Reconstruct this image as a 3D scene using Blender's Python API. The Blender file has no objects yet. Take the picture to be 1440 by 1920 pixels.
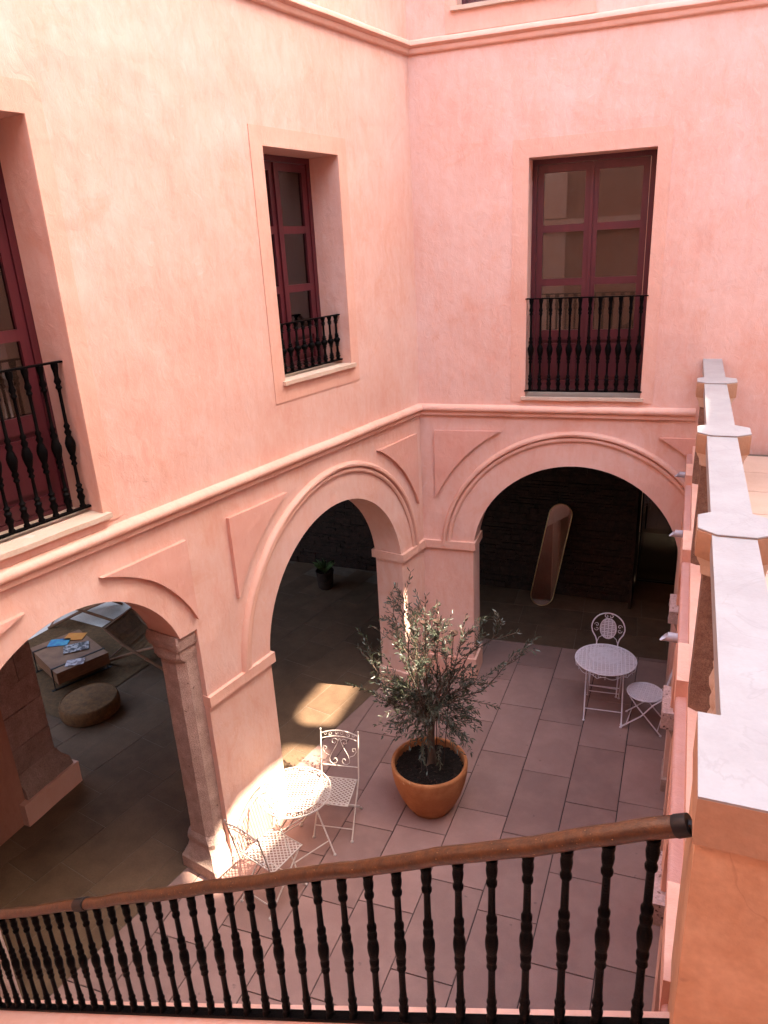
import bpy, bmesh, math, random
from mathutils import Vector, Matrix, noise
from mathutils.geometry import tessellate_polygon
random.seed(7)
PI = math.pi
R = math.radians
sc = bpy.context.scene
COL = sc.collection

# ------------------------------------------------------------------ camera
def cam_matrix():
    pitch, roll, az = R(20.036), R(-3.0929), R(23.0779)
    cp, sp = math.cos(pitch), math.sin(pitch)
    fwd = Vector((0, cp, -sp)); up = Vector((0, sp, cp)); rt = Vector((1, 0, 0))
    r = math.cos(roll)*rt + math.sin(roll)*up
    u = -math.sin(roll)*rt + math.cos(roll)*up
    rz = Matrix.Rotation(az, 3, 'Z')
    r, u, f = rz@r, rz@u, rz@fwd
    m = Matrix((r, u, -f)).transposed().to_4x4()
    return m
cam = bpy.data.cameras.new('camera'); camo = bpy.data.objects.new('camera', cam); COL.objects.link(camo)
cm = cam_matrix(); cm.translation = Vector((0, 0, 5.44)); camo.matrix_world = cm
cam.sensor_fit = 'VERTICAL'; cam.sensor_height = 36; cam.lens = 1354.2/1920*36
cam.clip_start = 0.05; cam.clip_end = 500
sc.camera = camo

# ------------------------------------------------------------------ sky, sun, exposure
SUNV = Vector((1.043, 0.144, 1.25)).normalized()      # towards the sun
wd = bpy.data.worlds.new('World'); sc.world = wd; wd.use_nodes = True
nt = wd.node_tree; bg = nt.nodes['Background']
sky = nt.nodes.new('ShaderNodeTexSky'); sky.sky_type = 'NISHITA'; sky.sun_disc = False
sky.sun_elevation = math.asin(SUNV.z); sky.sun_rotation = math.atan2(SUNV.x, SUNV.y)
sky.air_density = 1.0; sky.dust_density = 1.6; sky.ozone_density = 0.7
nt.links.new(sky.outputs[0], bg.inputs[0]); bg.inputs[1].default_value = 0.15
sl = bpy.data.lights.new('sun', 'SUN'); sl.energy = 2.4; sl.angle = R(0.45); sl.color = (1, .97, .93)
so = bpy.data.objects.new('sun', sl); COL.objects.link(so)
so.rotation_euler = (-SUNV).to_track_quat('-Z', 'Y').to_euler(); so.location = (10, 0, 20)
vs = sc.view_settings
vs.view_transform = 'Standard'; vs.look = 'None'; vs.gamma = 1.0; vs.exposure = 3.97
vs.use_white_balance = True; vs.white_balance_temperature = 8300; vs.white_balance_tint = 10
sc.render.engine = 'CYCLES'
sc.cycles.max_bounces = 10; sc.cycles.diffuse_bounces = 7; sc.cycles.glossy_bounces = 4
sc.cycles.transparent_max_bounces = 8
sc.cycles.caustics_reflective = False; sc.cycles.caustics_refractive = False

# ------------------------------------------------------------------ helpers
def nd(t, typ, **kw):
    n = t.nodes.new(typ)
    for k, v in kw.items(): setattr(n, k, v)
    return n
def material(name, c1, c2=None, scale=3.0, rough=.85, metal=0.0, bump=.2, bscale=60, c3=None, fine=.15,
             rnd=0.0, spec=.3, stretch=(1, 1, 1), speck=None, vein=None, bdist=.01, ramp=(.35, .65), coord='pos'):
    m = bpy.data.materials.new(name); m.use_nodes = True; t = m.node_tree
    b = t.nodes['Principled BSDF']; b.inputs['Roughness'].default_value = rough
    b.inputs['Metallic'].default_value = metal; b.inputs['Specular IOR Level'].default_value = spec
    if coord == 'pos':
        g = nd(t, 'ShaderNodeNewGeometry'); src = g.outputs['Position']
    else:
        g = nd(t, 'ShaderNodeTexCoord'); src = g.outputs['Object']
    mp = nd(t, 'ShaderNodeMapping'); mp.inputs['Scale'].default_value = stretch
    t.links.new(src, mp.inputs['Vector'])
    n1 = nd(t, 'ShaderNodeTexNoise'); n1.inputs['Scale'].default_value = scale; n1.inputs['Detail'].default_value = 6
    n1.inputs['Roughness'].default_value = .62; t.links.new(mp.outputs[0], n1.inputs['Vector'])
    cr = nd(t, 'ShaderNodeValToRGB'); e = cr.color_ramp
    e.elements[0].position, e.elements[1].position = ramp
    e.elements[0].color = (*c1, 1); e.elements[1].color = (*(c2 or c1), 1)
    if c3:
        x = e.elements.new(1.0); x.color = (*c3, 1); e.elements[1].position = .55
    t.links.new(n1.outputs['Fac'], cr.inputs[0]); colr = cr.outputs[0]
    n2 = nd(t, 'ShaderNodeTexNoise'); n2.inputs['Scale'].default_value = bscale; n2.inputs['Detail'].default_value = 4
    t.links.new(mp.outputs[0], n2.inputs['Vector'])
    if fine:
        mr = nd(t, 'ShaderNodeMapRange'); mr.inputs['To Min'].default_value = 1-fine; mr.inputs['To Max'].default_value = 1+fine
        mr.inputs['From Min'].default_value = .25; mr.inputs['From Max'].default_value = .75
        t.links.new(n2.outputs['Fac'], mr.inputs['Value'])
        vm = nd(t, 'ShaderNodeVectorMath', operation='SCALE'); t.links.new(colr, vm.inputs[0]); t.links.new(mr.outputs[0], vm.inputs['Scale']); colr = vm.outputs[0]
    if speck:
        n3 = nd(t, 'ShaderNodeTexNoise'); n3.inputs['Scale'].default_value = speck[1]; n3.inputs['Detail'].default_value = 2
        t.links.new(src, n3.inputs['Vector'])
        r3 = nd(t, 'ShaderNodeValToRGB'); r3.color_ramp.elements[0].position = speck[2]; r3.color_ramp.elements[1].position = speck[2]+.06
        t.links.new(n3.outputs['Fac'], r3.inputs[0])
        mx = nd(t, 'ShaderNodeMix', data_type='RGBA'); t.links.new(r3.outputs[0], mx.inputs[0]); t.links.new(colr, mx.inputs[6])
        mx.inputs[7].default_value = (*speck[0], 1); colr = mx.outputs[2]
    if vein:
        n4 = nd(t, 'ShaderNodeTexNoise'); n4.inputs['Scale'].default_value = vein[1]; n4.inputs['Detail'].default_value = 5; n4.inputs['Distortion'].default_value = .8
        t.links.new(src, n4.inputs['Vector'])
        a1 = nd(t, 'ShaderNodeMath', operation='SUBTRACT'); a1.inputs[1].default_value = .47; t.links.new(n4.outputs['Fac'], a1.inputs[0])
        a2 = nd(t, 'ShaderNodeMath', operation='ABSOLUTE'); t.links.new(a1.outputs[0], a2.inputs[0])
        mr = nd(t, 'ShaderNodeMapRange'); mr.inputs['From Min'].default_value = 0; mr.inputs['From Max'].default_value = vein[2]; mr.inputs['To Min'].default_value = vein[3]; mr.inputs['To Max'].default_value = 0
        t.links.new(a2.outputs[0], mr.inputs['Value'])
        mx = nd(t, 'ShaderNodeMix', data_type='RGBA'); t.links.new(mr.outputs[0], mx.inputs[0]); t.links.new(colr, mx.inputs[6]); mx.inputs[7].default_value = (*vein[0], 1); colr = mx.outputs[2]
    if rnd:
        oi = nd(t, 'ShaderNodeObjectInfo'); mr = nd(t, 'ShaderNodeMapRange')
        mr.inputs['To Min'].default_value = 1-rnd; mr.inputs['To Max'].default_value = 1+rnd
        t.links.new(oi.outputs['Random'], mr.inputs['Value'])
        vm = nd(t, 'ShaderNodeVectorMath', operation='SCALE'); t.links.new(colr, vm.inputs[0]); t.links.new(mr.outputs[0], vm.inputs['Scale']); colr = vm.outputs[0]
    t.links.new(colr, b.inputs['Base Color'])
    if bump:
        bp = nd(t, 'ShaderNodeBump'); bp.inputs['Strength'].default_value = bump; bp.inputs['Distance'].default_value = bdist
        t.links.new(n2.outputs['Fac'], bp.inputs['Height']); t.links.new(bp.outputs[0], b.inputs['Normal'])
    return m

def plaster(name, base, lo, hi, amt=1.0):
    """hand-trowelled lime plaster: cloudy wash, vertical brush streaks, trowel relief"""
    m = bpy.data.materials.new(name); m.use_nodes = True; t = m.node_tree
    b = t.nodes['Principled BSDF']; b.inputs['Roughness'].default_value = .9; b.inputs['Specular IOR Level'].default_value = .15
    g = nd(t, 'ShaderNodeNewGeometry')
    def noi(scale, det, rgh, st=(1, 1, 1), dist=0):
        mp = nd(t, 'ShaderNodeMapping'); mp.inputs['Scale'].default_value = st; t.links.new(g.outputs['Position'], mp.inputs[0])
        n = nd(t, 'ShaderNodeTexNoise'); n.inputs['Scale'].default_value = scale; n.inputs['Detail'].default_value = det
        n.inputs['Roughness'].default_value = rgh; n.inputs['Distortion'].default_value = dist
        t.links.new(mp.outputs[0], n.inputs['Vector']); return n.outputs['Fac']
    a = noi(1.1, 7, .6, (1, 1, .7), .6); s = noi(3.2, 5, .65, (3.0, 3.0, .8)); w = noi(9, 4, .7, (1, 1, .6), 1.0)
    cr = nd(t, 'ShaderNodeValToRGB'); e = cr.color_ramp
    e.elements[0].position = .30; e.elements[1].position = .72; e.elements[0].color = (*lo, 1); e.elements[1].color = (*hi, 1)
    x = e.elements.new(.5); x.color = (*base, 1)
    m1 = nd(t, 'ShaderNodeMath', operation='MULTIPLY_ADD'); m1.inputs[1].default_value = .55*amt; m1.inputs[2].default_value = .5-.275*amt
    t.links.new(a, m1.inputs[0])
    m2 = nd(t, 'ShaderNodeMath', operation='MULTIPLY_ADD'); m2.inputs[1].default_value = .35*amt; t.links.new(s, m2.inputs[0])
    m2b = nd(t, 'ShaderNodeMath', operation='SUBTRACT'); m2b.inputs[1].default_value = .175*amt; t.links.new(m1.outputs[0], m2b.inputs[0])
    t.links.new(m2b.outputs[0], m2.inputs[2])
    m3 = nd(t, 'ShaderNodeMath', operation='MULTIPLY_ADD'); m3.inputs[1].default_value = .30*amt; t.links.new(w, m3.inputs[0])
    m3b = nd(t, 'ShaderNodeMath', operation='SUBTRACT'); m3b.inputs[1].default_value = .15*amt; t.links.new(m2.outputs[0], m3b.inputs[0])
    t.links.new(m3b.outputs[0], m3.inputs[2])
    t.links.new(m3.outputs[0], cr.inputs[0]); colr = cr.outputs[0]
    def layer(fac, p0, p1, mx_, col):
        nonlocal colr
        mr = nd(t, 'ShaderNodeMapRange'); mr.inputs['From Min'].default_value = p0; mr.inputs['From Max'].default_value = p1; mr.inputs['To Max'].default_value = mx_
        t.links.new(fac, mr.inputs['Value'])
        mx = nd(t, 'ShaderNodeMix', data_type='RGBA'); t.links.new(mr.outputs[0], mx.inputs[0]); t.links.new(colr, mx.inputs[6]); mx.inputs[7].default_value = (*col, 1); colr = mx.outputs[2]
    layer(noi(1.7, 8, .68, (1, 1, .9), 1.5), .55, .75, .55*amt, (lo[0]*.97, lo[1]*.88, lo[2]*.74))
    layer(noi(5.5, 6, .7, (4, 4, .5), .3), .60, .80, .35*amt, (lo[0]*.9, lo[1]*.8, lo[2]*.78))
    layer(noi(2.6, 9, .72, (1, 1, 1), 2.5), .62, .72, .5*amt, (hi[0], hi[1]*1.1, hi[2]*1.14))
    layer(noi(26, 3, .6, (2.2, 2.2, .7), 3), .70, .74, .4*amt, (hi[0], hi[1]*1.2, hi[2]*1.25))
    t.links.new(colr, b.inputs['Base Color'])
    f = noi(14, 6, .7, (1, 1, .6), 1.2)
    bp = nd(t, 'ShaderNodeBump'); bp.inputs['Strength'].default_value = .35; bp.inputs['Distance'].default_value = .02
    t.links.new(f, bp.inputs['Height'])
    f2 = noi(2.2, 3, .5)
    bp2 = nd(t, 'ShaderNodeBump'); bp2.inputs['Strength'].default_value = .5; bp2.inputs['Distance'].default_value = .05
    t.links.new(f2, bp2.inputs['Height']); t.links.new(bp.outputs[0], bp2.inputs['Normal'])
    t.links.new(bp2.outputs[0], b.inputs['Normal'])
    return m

M = {}
M['plaster'] = plaster('pink_plaster', (.680, .422, .348), (.645, .335, .258), (.710, .505, .445))
M['trim'] = plaster('peach_trim_plaster', (.675, .390, .305), (.64, .325, .24), (.70, .445, .37), .7)
M['panel'] = plaster('relief_panel_plaster', (.655, .355, .285), (.625, .30, .23), (.68, .405, .34), .7)
M['ledgeshade'] = plaster('shaded_mauve_pink_ledge', (.50, .275, .235), (.47, .24, .20), (.53, .32, .28), .8)  # mauve pink, darkened further to stand for shade on the ledge
M['redplaster'] = plaster('dark_red_plaster', (.40, .185, .13), (.34, .14, .095), (.46, .23, .17))  # darker, redder plaster than the facades
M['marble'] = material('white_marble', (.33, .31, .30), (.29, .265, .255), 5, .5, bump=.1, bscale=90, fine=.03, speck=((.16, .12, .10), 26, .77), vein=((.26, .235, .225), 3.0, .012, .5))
M['cream'] = material('cream_stone', (.56, .42, .33), (.50, .36, .27), 6, .7, bump=.2, bscale=80, fine=.06)
M['peach_marble'] = material('veined_peach_marble', (.58, .34, .21), (.50, .27, .155), 4.5, .55, bump=.15, bscale=40, c3=(.64, .41, .28), fine=.08, speck=((.28, .12, .07), 9, .74), vein=((.36, .17, .09), 1.3, .0035, .45))
M['bounce_sandstone'] = material('bounce_lit_sandstone', (.43, .245, .155), (.38, .21, .13), 6, .7, bump=.2, bscale=60, fine=.06)  # cap sides: warm bounce light put into the stone colour
M['granite'] = material('brown_granite', (.24, .145, .105), (.17, .09, .065), 25, .9, bump=.8, bscale=160, fine=.35)
M['rough_stone'] = material('rough_pinkish_stone', (.46, .315, .265), (.34, .22, .185), 9, .95, bump=.9, bscale=110, fine=.25, bdist=.012, speck=((.16, .10, .08), 28, .70))
M['capital_stone'] = material('pitted_capital_stone', (.54, .385, .36), (.43, .295, .27), 14, .95, bump=1.0, bscale=70, fine=.2, speck=((.14, .08, .07), 35, .63))
M['block_stone'] = material('old_stone_block', (.40, .27, .23), (.29, .19, .16), 8, .95, bump=.9, bscale=70, fine=.25, rnd=.15, bdist=.015)
M['paver'] = material('porcelain_paver', (.275, .160, .135), (.232, .132, .112), 2.6, .52, bump=.15, bscale=120, c3=(.295, .178, .155), fine=.10, rnd=.13, spec=.3, speck=((.15, .09, .08), 14, .72))
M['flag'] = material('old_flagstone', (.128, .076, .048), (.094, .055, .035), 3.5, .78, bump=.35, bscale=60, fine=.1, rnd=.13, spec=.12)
M['joint'] = material('dark_joint', (.035, .022, .02), (.05, .03, .03), 10, .95, bump=0, fine=0)
M['mortar'] = material('pale_mortar', (.155, .110, .082), (.115, .082, .060), 10, .95, bump=.3, fine=.1)
M['tile'] = material('peach_terrace_tile', (.60, .40, .30), (.55, .36, .265), 4, .7, bump=.15, bscale=70, fine=.05, rnd=.05)
M['maroon'] = material('maroon_painted_wood', (.088, .013, .019), (.070, .010, .015), 8, .38, bump=.12, bscale=50, fine=.08, spec=.5, stretch=(1, 1, .15))
M['iron'] = material('black_cast_iron', (.0016, .0013, .0015), (.0035, .003, .003), 30, .42, metal=.0, bump=.25, bscale=180, fine=.2, spec=.035)
M['railwood'] = material('varnished_brown_handrail', (.092, .032, .010), (.042, .014, .006), 30, .36, bump=.18, bscale=160, fine=.3, spec=.5, speck=((.5, .28, .12), 120, .70))
M['whiteiron'] = material('white_painted_iron', (.50, .43, .385), (.45, .37, .32), 30, .45, bump=.2, bscale=150, fine=.04, spec=.45, speck=((.45, .28, .18), 60, .74))
M['lilaciron'] = material('pale_lilac_painted_iron', (.62, .56, .60), (.55, .49, .53), 30, .45, bump=.2, bscale=150, fine=.04, spec=.45, speck=((.40, .26, .20), 60, .72))
M['terracotta'] = material('terracotta', (.43, .175, .072), (.35, .13, .05), 5, .75, bump=.25, bscale=60, c3=(.50, .235, .11), fine=.08, speck=((.55, .33, .2), 9, .72))
M['soil'] = material('dark_soil', (.006, .0035, .0025), (.013, .008, .0055), 40, 1, bump=1, bscale=60, fine=.4, bdist=.03)
M['bark'] = material('olive_bark', (.13, .09, .065), (.07, .045, .035), 30, .95, bump=.8, bscale=60, fine=.3, stretch=(1, 1, .25))
M['leaf'] = material('olive_leaf', (.046, .056, .028), (.026, .033, .017), 6, .45, bump=0, fine=.2, spec=.5, rnd=.25)
M['rust'] = material('rusty_iron', (.045, .018, .012), (.025, .011, .008), 40, .8, bump=.5, bscale=120, fine=.3)
M['pvc'] = material('grey_plastic_pipe', (.42, .41, .45), (.36, .35, .40), 8, .4, bump=.05, fine=.04, spec=.5)
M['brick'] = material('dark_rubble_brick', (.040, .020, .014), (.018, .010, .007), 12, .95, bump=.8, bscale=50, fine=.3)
M['wicker'] = material('woven_seagrass', (.19, .085, .03), (.10, .045, .018), 14, .8, bump=.8, bscale=130, fine=.35)
M['jute'] = material('jute_rug', (.13, .068, .030), (.08, .042, .019), 16, .95, bump=1, bscale=140, fine=.35)
M['wood'] = material('reddish_wood', (.22, .105, .055), (.15, .065, .035), 6, .5, bump=.2, bscale=50, fine=.12, stretch=(1, 1, 4))
M['gold'] = material('brass_frame', (.42, .31, .16), (.36, .26, .13), 10, .3, metal=.9, bump=0, fine=.05)
M['blackmetal'] = material('black_metal', (.015, .013, .013), None, 10, .45, metal=.3, bump=0, fine=.05)
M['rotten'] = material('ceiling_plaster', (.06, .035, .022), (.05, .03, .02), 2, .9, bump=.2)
M['dull'] = material('dull_stone', (.36, .24, .18), (.30, .20, .15), 1.5, .95, bump=.4, bscale=8)
M['patio'] = material('pale_patio_stone', (.66, .62, .56), (.55, .51, .46), 3, .7, bump=.2)
M['greenfloor'] = material('pale_green_tile', (.42, .42, .33), (.37, .37, .29), 3, .5, bump=.1, fine=.05)
M['plantgreen'] = material('green_leaf', (.07, .13, .04), (.05, .09, .03), 6, .5, bump=0, fine=.1)
M['mag_blue'] = material('blue_magazine_cover', (.02, .16, .33), (.03, .28, .38), 9, .3, bump=0, fine=0, ramp=(.45, .55))
M['mag_orange'] = material('orange_magazine_cover', (.55, .16, .03), (.60, .25, .06), 9, .3, bump=0, fine=0)
M['mag_grey'] = material('photo_magazine_cover', (.04, .04, .045), (.40, .38, .38), 18, .3, bump=0, fine=0, ramp=(.45, .56))
M['mag_white'] = material('pale_magazine_cover', (.16, .12, .13), (.45, .40, .42), 14, .3, bump=0, fine=0, ramp=(.45, .55))

def leafmat():
    m = bpy.data.materials.new('olive_leaf_two_sided'); m.use_nodes = True; t = m.node_tree; b = t.nodes['Principled BSDF']
    b.inputs['Roughness'].default_value = .42; b.inputs['Specular IOR Level'].default_value = .5
    g = nd(t, 'ShaderNodeNewGeometry'); n = nd(t, 'ShaderNodeTexNoise'); n.inputs['Scale'].default_value = 9; t.links.new(g.outputs['Position'], n.inputs['Vector'])
    cr = nd(t, 'ShaderNodeValToRGB'); cr.color_ramp.elements[0].position = .35; cr.color_ramp.elements[1].position = .65
    cr.color_ramp.elements[0].color = (.014, .020, .010, 1); cr.color_ramp.elements[1].color = (.045, .054, .025, 1); t.links.new(n.outputs['Fac'], cr.inputs[0])
    mx = nd(t, 'ShaderNodeMix', data_type='RGBA'); t.links.new(g.outputs['Backfacing'], mx.inputs[0]); t.links.new(cr.outputs[0], mx.inputs[6]); mx.inputs[7].default_value = (.052, .060, .042, 1)
    t.links.new(mx.outputs[2], b.inputs['Base Color']); return m
M['leaf'] = leafmat()
def glassmat():
    m = bpy.data.materials.new('window_glass'); m.use_nodes = True; t = m.node_tree; t.nodes.clear()
    o = nd(t, 'ShaderNodeOutputMaterial'); mx = nd(t, 'ShaderNodeMixShader'); tr = nd(t, 'ShaderNodeBsdfTransparent'); gl = nd(t, 'ShaderNodeBsdfGlossy')
    gl.inputs['Roughness'].default_value = .015; tr.inputs[0].default_value = (.36, .33, .31, 1)
    fr = nd(t, 'ShaderNodeFresnel'); fr.inputs[0].default_value = 1.5
    ma = nd(t, 'ShaderNodeMath', operation='MULTIPLY_ADD'); ma.inputs[1].default_value = 2.2; ma.inputs[2].default_value = .0
    ma.use_clamp = True
    n = nd(t, 'ShaderNodeTexNoise'); n.inputs['Scale'].default_value = 1.5; bp = nd(t, 'ShaderNodeBump'); bp.inputs['Strength'].default_value = .05
    g = nd(t, 'ShaderNodeNewGeometry'); t.links.new(g.outputs['Position'], n.inputs['Vector'])
    t.links.new(n.outputs['Fac'], bp.inputs['Height']); t.links.new(bp.outputs[0], gl.inputs['Normal'])
    t.links.new(fr.outputs[0], ma.inputs[0]); t.links.new(ma.outputs[0], mx.inputs[0]); t.links.new(tr.outputs[0], mx.inputs[1]); t.links.new(gl.outputs[0], mx.inputs[2])
    t.links.new(mx.outputs[0], o.inputs[0]); return m
M['glass'] = glassmat()
def mirrormat():
    m = bpy.data.materials.new('mirror_glass'); m.use_nodes = True; b = m.node_tree.nodes['Principled BSDF']
    b.inputs['Metallic'].default_value = 1; b.inputs['Roughness'].default_value = .02; b.inputs['Base Color'].default_value = (.22, .22, .20, 1)
    return m
M['mirror'] = mirrormat()

V = Vector
def link(o, parent=None):
    COL.objects.link(o)
    if parent is not None: o.parent = parent
    return o
def mk(name, bm, mat, parent=None, org=None, smooth=None, label=None, cat=None, group=None, kind=None):
    bmesh.ops.recalc_face_normals(bm, faces=bm.faces)
    if org is not None: bmesh.ops.translate(bm, vec=-V(org), verts=bm.verts)
    if smooth is not None:
        for f in bm.faces: f.smooth = True
        for e in bm.edges:
            if len(e.link_faces) != 2 or e.calc_face_angle(0) > R(smooth): e.smooth = False
    me = bpy.data.meshes.new(name); bm.to_mesh(me); bm.free()
    me.materials.append(M[mat] if isinstance(mat, str) else mat)
    o = bpy.data.objects.new(name, me); link(o, parent)
    tag(o, label, cat, group, kind); return o
def inst(src, name, parent=None, mat=None):
    o = bpy.data.objects.new(name, src.data); link(o, parent); return o
def tag(o, label=None, cat=None, group=None, kind=None):
    if label: o['label'] = label
    if cat: o['category'] = cat
    if group: o['group'] = group
    if kind: o['kind'] = kind
    return o
def thing(name, loc, label, cat, rz=0, group=None):
    o = bpy.data.objects.new(name, None); o.empty_display_size = .1; link(o)
    o.location = loc; o.rotation_euler = (0, 0, rz); return tag(o, label, cat, group)
def copy_tree(o, parent=None):
    c = o.copy(); COL.objects.link(c); c.parent = parent
    for ch in list(o.children): copy_tree(ch, c)
    return c

def hexa(bm, P):
    v = [bm.verts.new(p) for p in P]
    for f in ((0, 1, 2, 3), (4, 7, 6, 5), (0, 4, 5, 1), (1, 5, 6, 2), (2, 6, 7, 3), (3, 7, 4, 0)):
        bm.faces.new([v[i] for i in f])
    return v
ID = lambda u, v, w: V((u, v, w))
def box(bm, u0, u1, v0, v1, w0, w1, f=ID):
    return hexa(bm, [f(u0, v0, w0), f(u1, v0, w0), f(u1, v1, w0), f(u0, v1, w0), f(u0, v0, w1), f(u1, v0, w1), f(u1, v1, w1), f(u0, v1, w1)])
def bevel(bm, w, seg=1, ang=40):
    es = [e for e in bm.edges if len(e.link_faces) == 2 and e.calc_face_angle(0) > R(ang)]
    bmesh.ops.bevel(bm, geom=es, offset=w, segments=seg, affect='EDGES', clamp_overlap=True)
def slab(bm, outer, holes, w0, w1, f=ID):
    loops = [outer]+list(holes); pts = [p for l in loops for p in l]
    tris = tessellate_polygon([[V((p[0], p[1], 0)) for p in l] for l in loops])
    a = [bm.verts.new(f(p[0], p[1], w0)) for p in pts]; b = [bm.verts.new(f(p[0], p[1], w1)) for p in pts]
    for t in tris:
        try:
            bm.faces.new([a[i] for i in t]); bm.faces.new([b[i] for i in reversed(t)])
        except ValueError: pass
    k = 0
    for l in loops:
        n = len(l)
        for i in range(n):
            i0, i1 = k+i, k+(i+1) % n
            bm.faces.new((a[i0], a[i1], b[i1], b[i0]))
        k += n
def tube(bm, pts, r, n=6, closed=False, cap=True, flat=None):
    pts = [V(p) for p in pts]; m = len(pts); rings = []
    rr = r if hasattr(r, '__len__') else [r]*m
    t = (pts[1]-pts[0]).normalized(); u = t.orthogonal().normalized()
    if flat is not None: u = (V(flat)-t*V(flat).dot(t)).normalized()
    for i, p in enumerate(pts):
        if closed: t2 = (pts[(i+1) % m]-pts[i-1]).normalized()
        else: t2 = (pts[min(i+1, m-1)]-pts[max(i-1, 0)]).normalized()
        u = (u-t2*u.dot(t2))
        u = u.normalized() if u.length > 1e-6 else t2.orthogonal().normalized()
        w = t2.cross(u)
        rings.append([bm.verts.new(p+(u*math.cos(2*PI*k/n)+w*math.sin(2*PI*k/n))*rr[i]) for k in range(n)])
    for i in range(m if closed else m-1):
        A, B = rings[i], rings[(i+1) % m]
        for k in range(n): bm.faces.new((A[k], A[(k+1) % n], B[(k+1) % n], B[k]))
    if cap and not closed:
        bm.faces.new(list(reversed(rings[0]))); bm.faces.new(rings[-1])
def lathe(bm, prof, n=16, c=(0, 0, 0), caps=True):
    rings = []
    for r, z in prof:
        if r < 1e-5: rings.append([bm.verts.new((c[0], c[1], c[2]+z))])
        else: rings.append([bm.verts.new((c[0]+r*math.cos(2*PI*k/n), c[1]+r*math.sin(2*PI*k/n), c[2]+z)) for k in range(n)])
    for A, B in zip(rings, rings[1:]):
        for k in range(n):
            a, a2, b, b2 = A[k % len(A)], A[(k+1) % len(A)], B[k % len(B)], B[(k+1) % len(B)]
            fs = []
            for x in (a, a2, b2, b):
                if x not in fs: fs.append(x)
            if len(fs) > 2: bm.faces.new(fs)
    if caps:
        if len(rings[0]) > 2: bm.faces.new(list(reversed(rings[0])))
        if len(rings[-1]) > 2: bm.faces.new(rings[-1])
def strip(bm, prof, path, f):
    """sweep closed profile [(a,b)..]; path gives a function per station -> point"""
    rings = [[bm.verts.new(f(s, a, b)) for a, b in prof] for s in path]; n = len(prof)
    for A, B in zip(rings, rings[1:]):
        for k in range(n): bm.faces.new((A[k], A[(k+1) % n], B[(k+1) % n], B[k]))
    bm.faces.new(list(reversed(rings[0]))); bm.faces.new(rings[-1])
def roughen(bm, amp, cuts=3, seed=0.0, freq=9):
    bmesh.ops.subdivide_edges(bm, edges=bm.edges, cuts=cuts, use_grid_fill=True)
    for v in bm.verts:
        p = v.co*freq+V((seed, seed*1.7, -seed))
        v.co += noise.noise_vector(p)*amp + noise.noise_vector(p*3.1)*amp*.4
def arc(c, r, a0, a1, n): return [(c[0]+r*math.cos(a0+(a1-a0)*i/n), c[1]+r*math.sin(a0+(a1-a0)*i/n)) for i in range(n+1)]

# ------------------------------------------------------------------ frames of the three facades
K = V((-2.8790, 8.0020, 0)); dL = V((.1810, .9835, 0)).normalized(); dB = V((.9982, .0598, 0)).normalized()
nL = V((dL.y, -dL.x, 0)); nB = V((dB.y, -dB.x, 0))
def fL(u, v, w): return K-dL*u+nL*w+V((0, 0, v))
def fB(u, v, w): return K+dB*u+nB*w+V((0, 0, v))
def fR(u, v, w): return V((.15-w, u, v))
TOP = 9.4
# ------------------------------------------------------------------ FACADE left
facL = thing('pink_facade', K, 'left pink plastered courtyard facade with two arches and tall windows', 'facade wall')
bm = bmesh.new()
a2c, a2r = (1.761, 1.78), 1.215
a1c, a1r = (4.87, 2.27), .94
th = math.asin((2.553-2.27)/.94)
outer = [(-.4, 0), (.546, 0)] + arc(a2c, a2r, PI, 0, 40) + [(2.976, 0), (3.79, 0), (3.79, 2.553)] + arc(a1c, a1r, PI-th, th, 32) + [(5.95, 2.553), (5.95, 0), (12, 0), (12, TOP), (-.4, TOP)]
W1 = (4.45, 5.72, 3.80, 6.281); W2 = (1.343, 2.38, 4.366, 6.266)
rect = lambda w: [(w[0], w[2]), (w[1], w[2]), (w[1], w[3]), (w[0], w[3])]
slab(bm, outer, [rect(W1), rect(W2)], -.38, 0, fL)
mk('wall', bm, 'plaster', facL, K, smooth=25)
# FACADE back
facB = thing('pink_facade', K, 'back pink plastered facade with one wide arch and a maroon window', 'facade wall')
bm = bmesh.new()
bc, br_ = (1.826, 1.80), 1.193
W3 = (1.245, 2.47, 3.79, 6.225); W4 = (.52, 1.70, 7.62, 9.25)
outer = [(-.4, 0), (.633, 0)] + arc(bc, br_, PI, 0, 40) + [(3.019, 0), (5.2, 0), (5.2, TOP), (-.4, TOP)]
slab(bm, outer, [rect(W3), rect(W4)], -.38, 0, fB)
mk('wall', bm, 'plaster', facB, K, smooth=25)

COT = 1/1.277
def cornice(name, fac, f, u0, u1, prof, mitre=True, label=None):
    bm = bmesh.new(); n = 60
    st = [i/n for i in range(n+1)]
    def g(s, a, b):
        start = u0+(a*COT if mitre else 0)
        u = start+(u1-start)*s
        j = .003*noise.noise(V((u*2.5, a*9, b*9+3)))
        return f(u, b+j, a+j)
    strip(bm, prof, st, g); return mk(name, bm, 'trim', fac, K, smooth=50)
P1 = [(-.02, 3.69), (.035, 3.69), (.062, 3.678), (.075, 3.655), (.072, 3.628), (.055, 3.612), (.040, 3.610), (.040, 3.568), (.025, 3.556), (-.02, 3.556)]
P2 = [(-.02, 7.385), (.045, 7.385), (.07, 7.365), (.072, 7.335), (.05, 7.318), (.036, 7.315), (.036, 7.275), (.022, 7.262), (-.02, 7.262)]
for P_ in (P1, P2):
    cornice('string_course', facL, fL, 0, 12, P_)
    cornice('string_course', facB, fB, 0, 3.03 if P_ is P1 else 5.2, P_)

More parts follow.
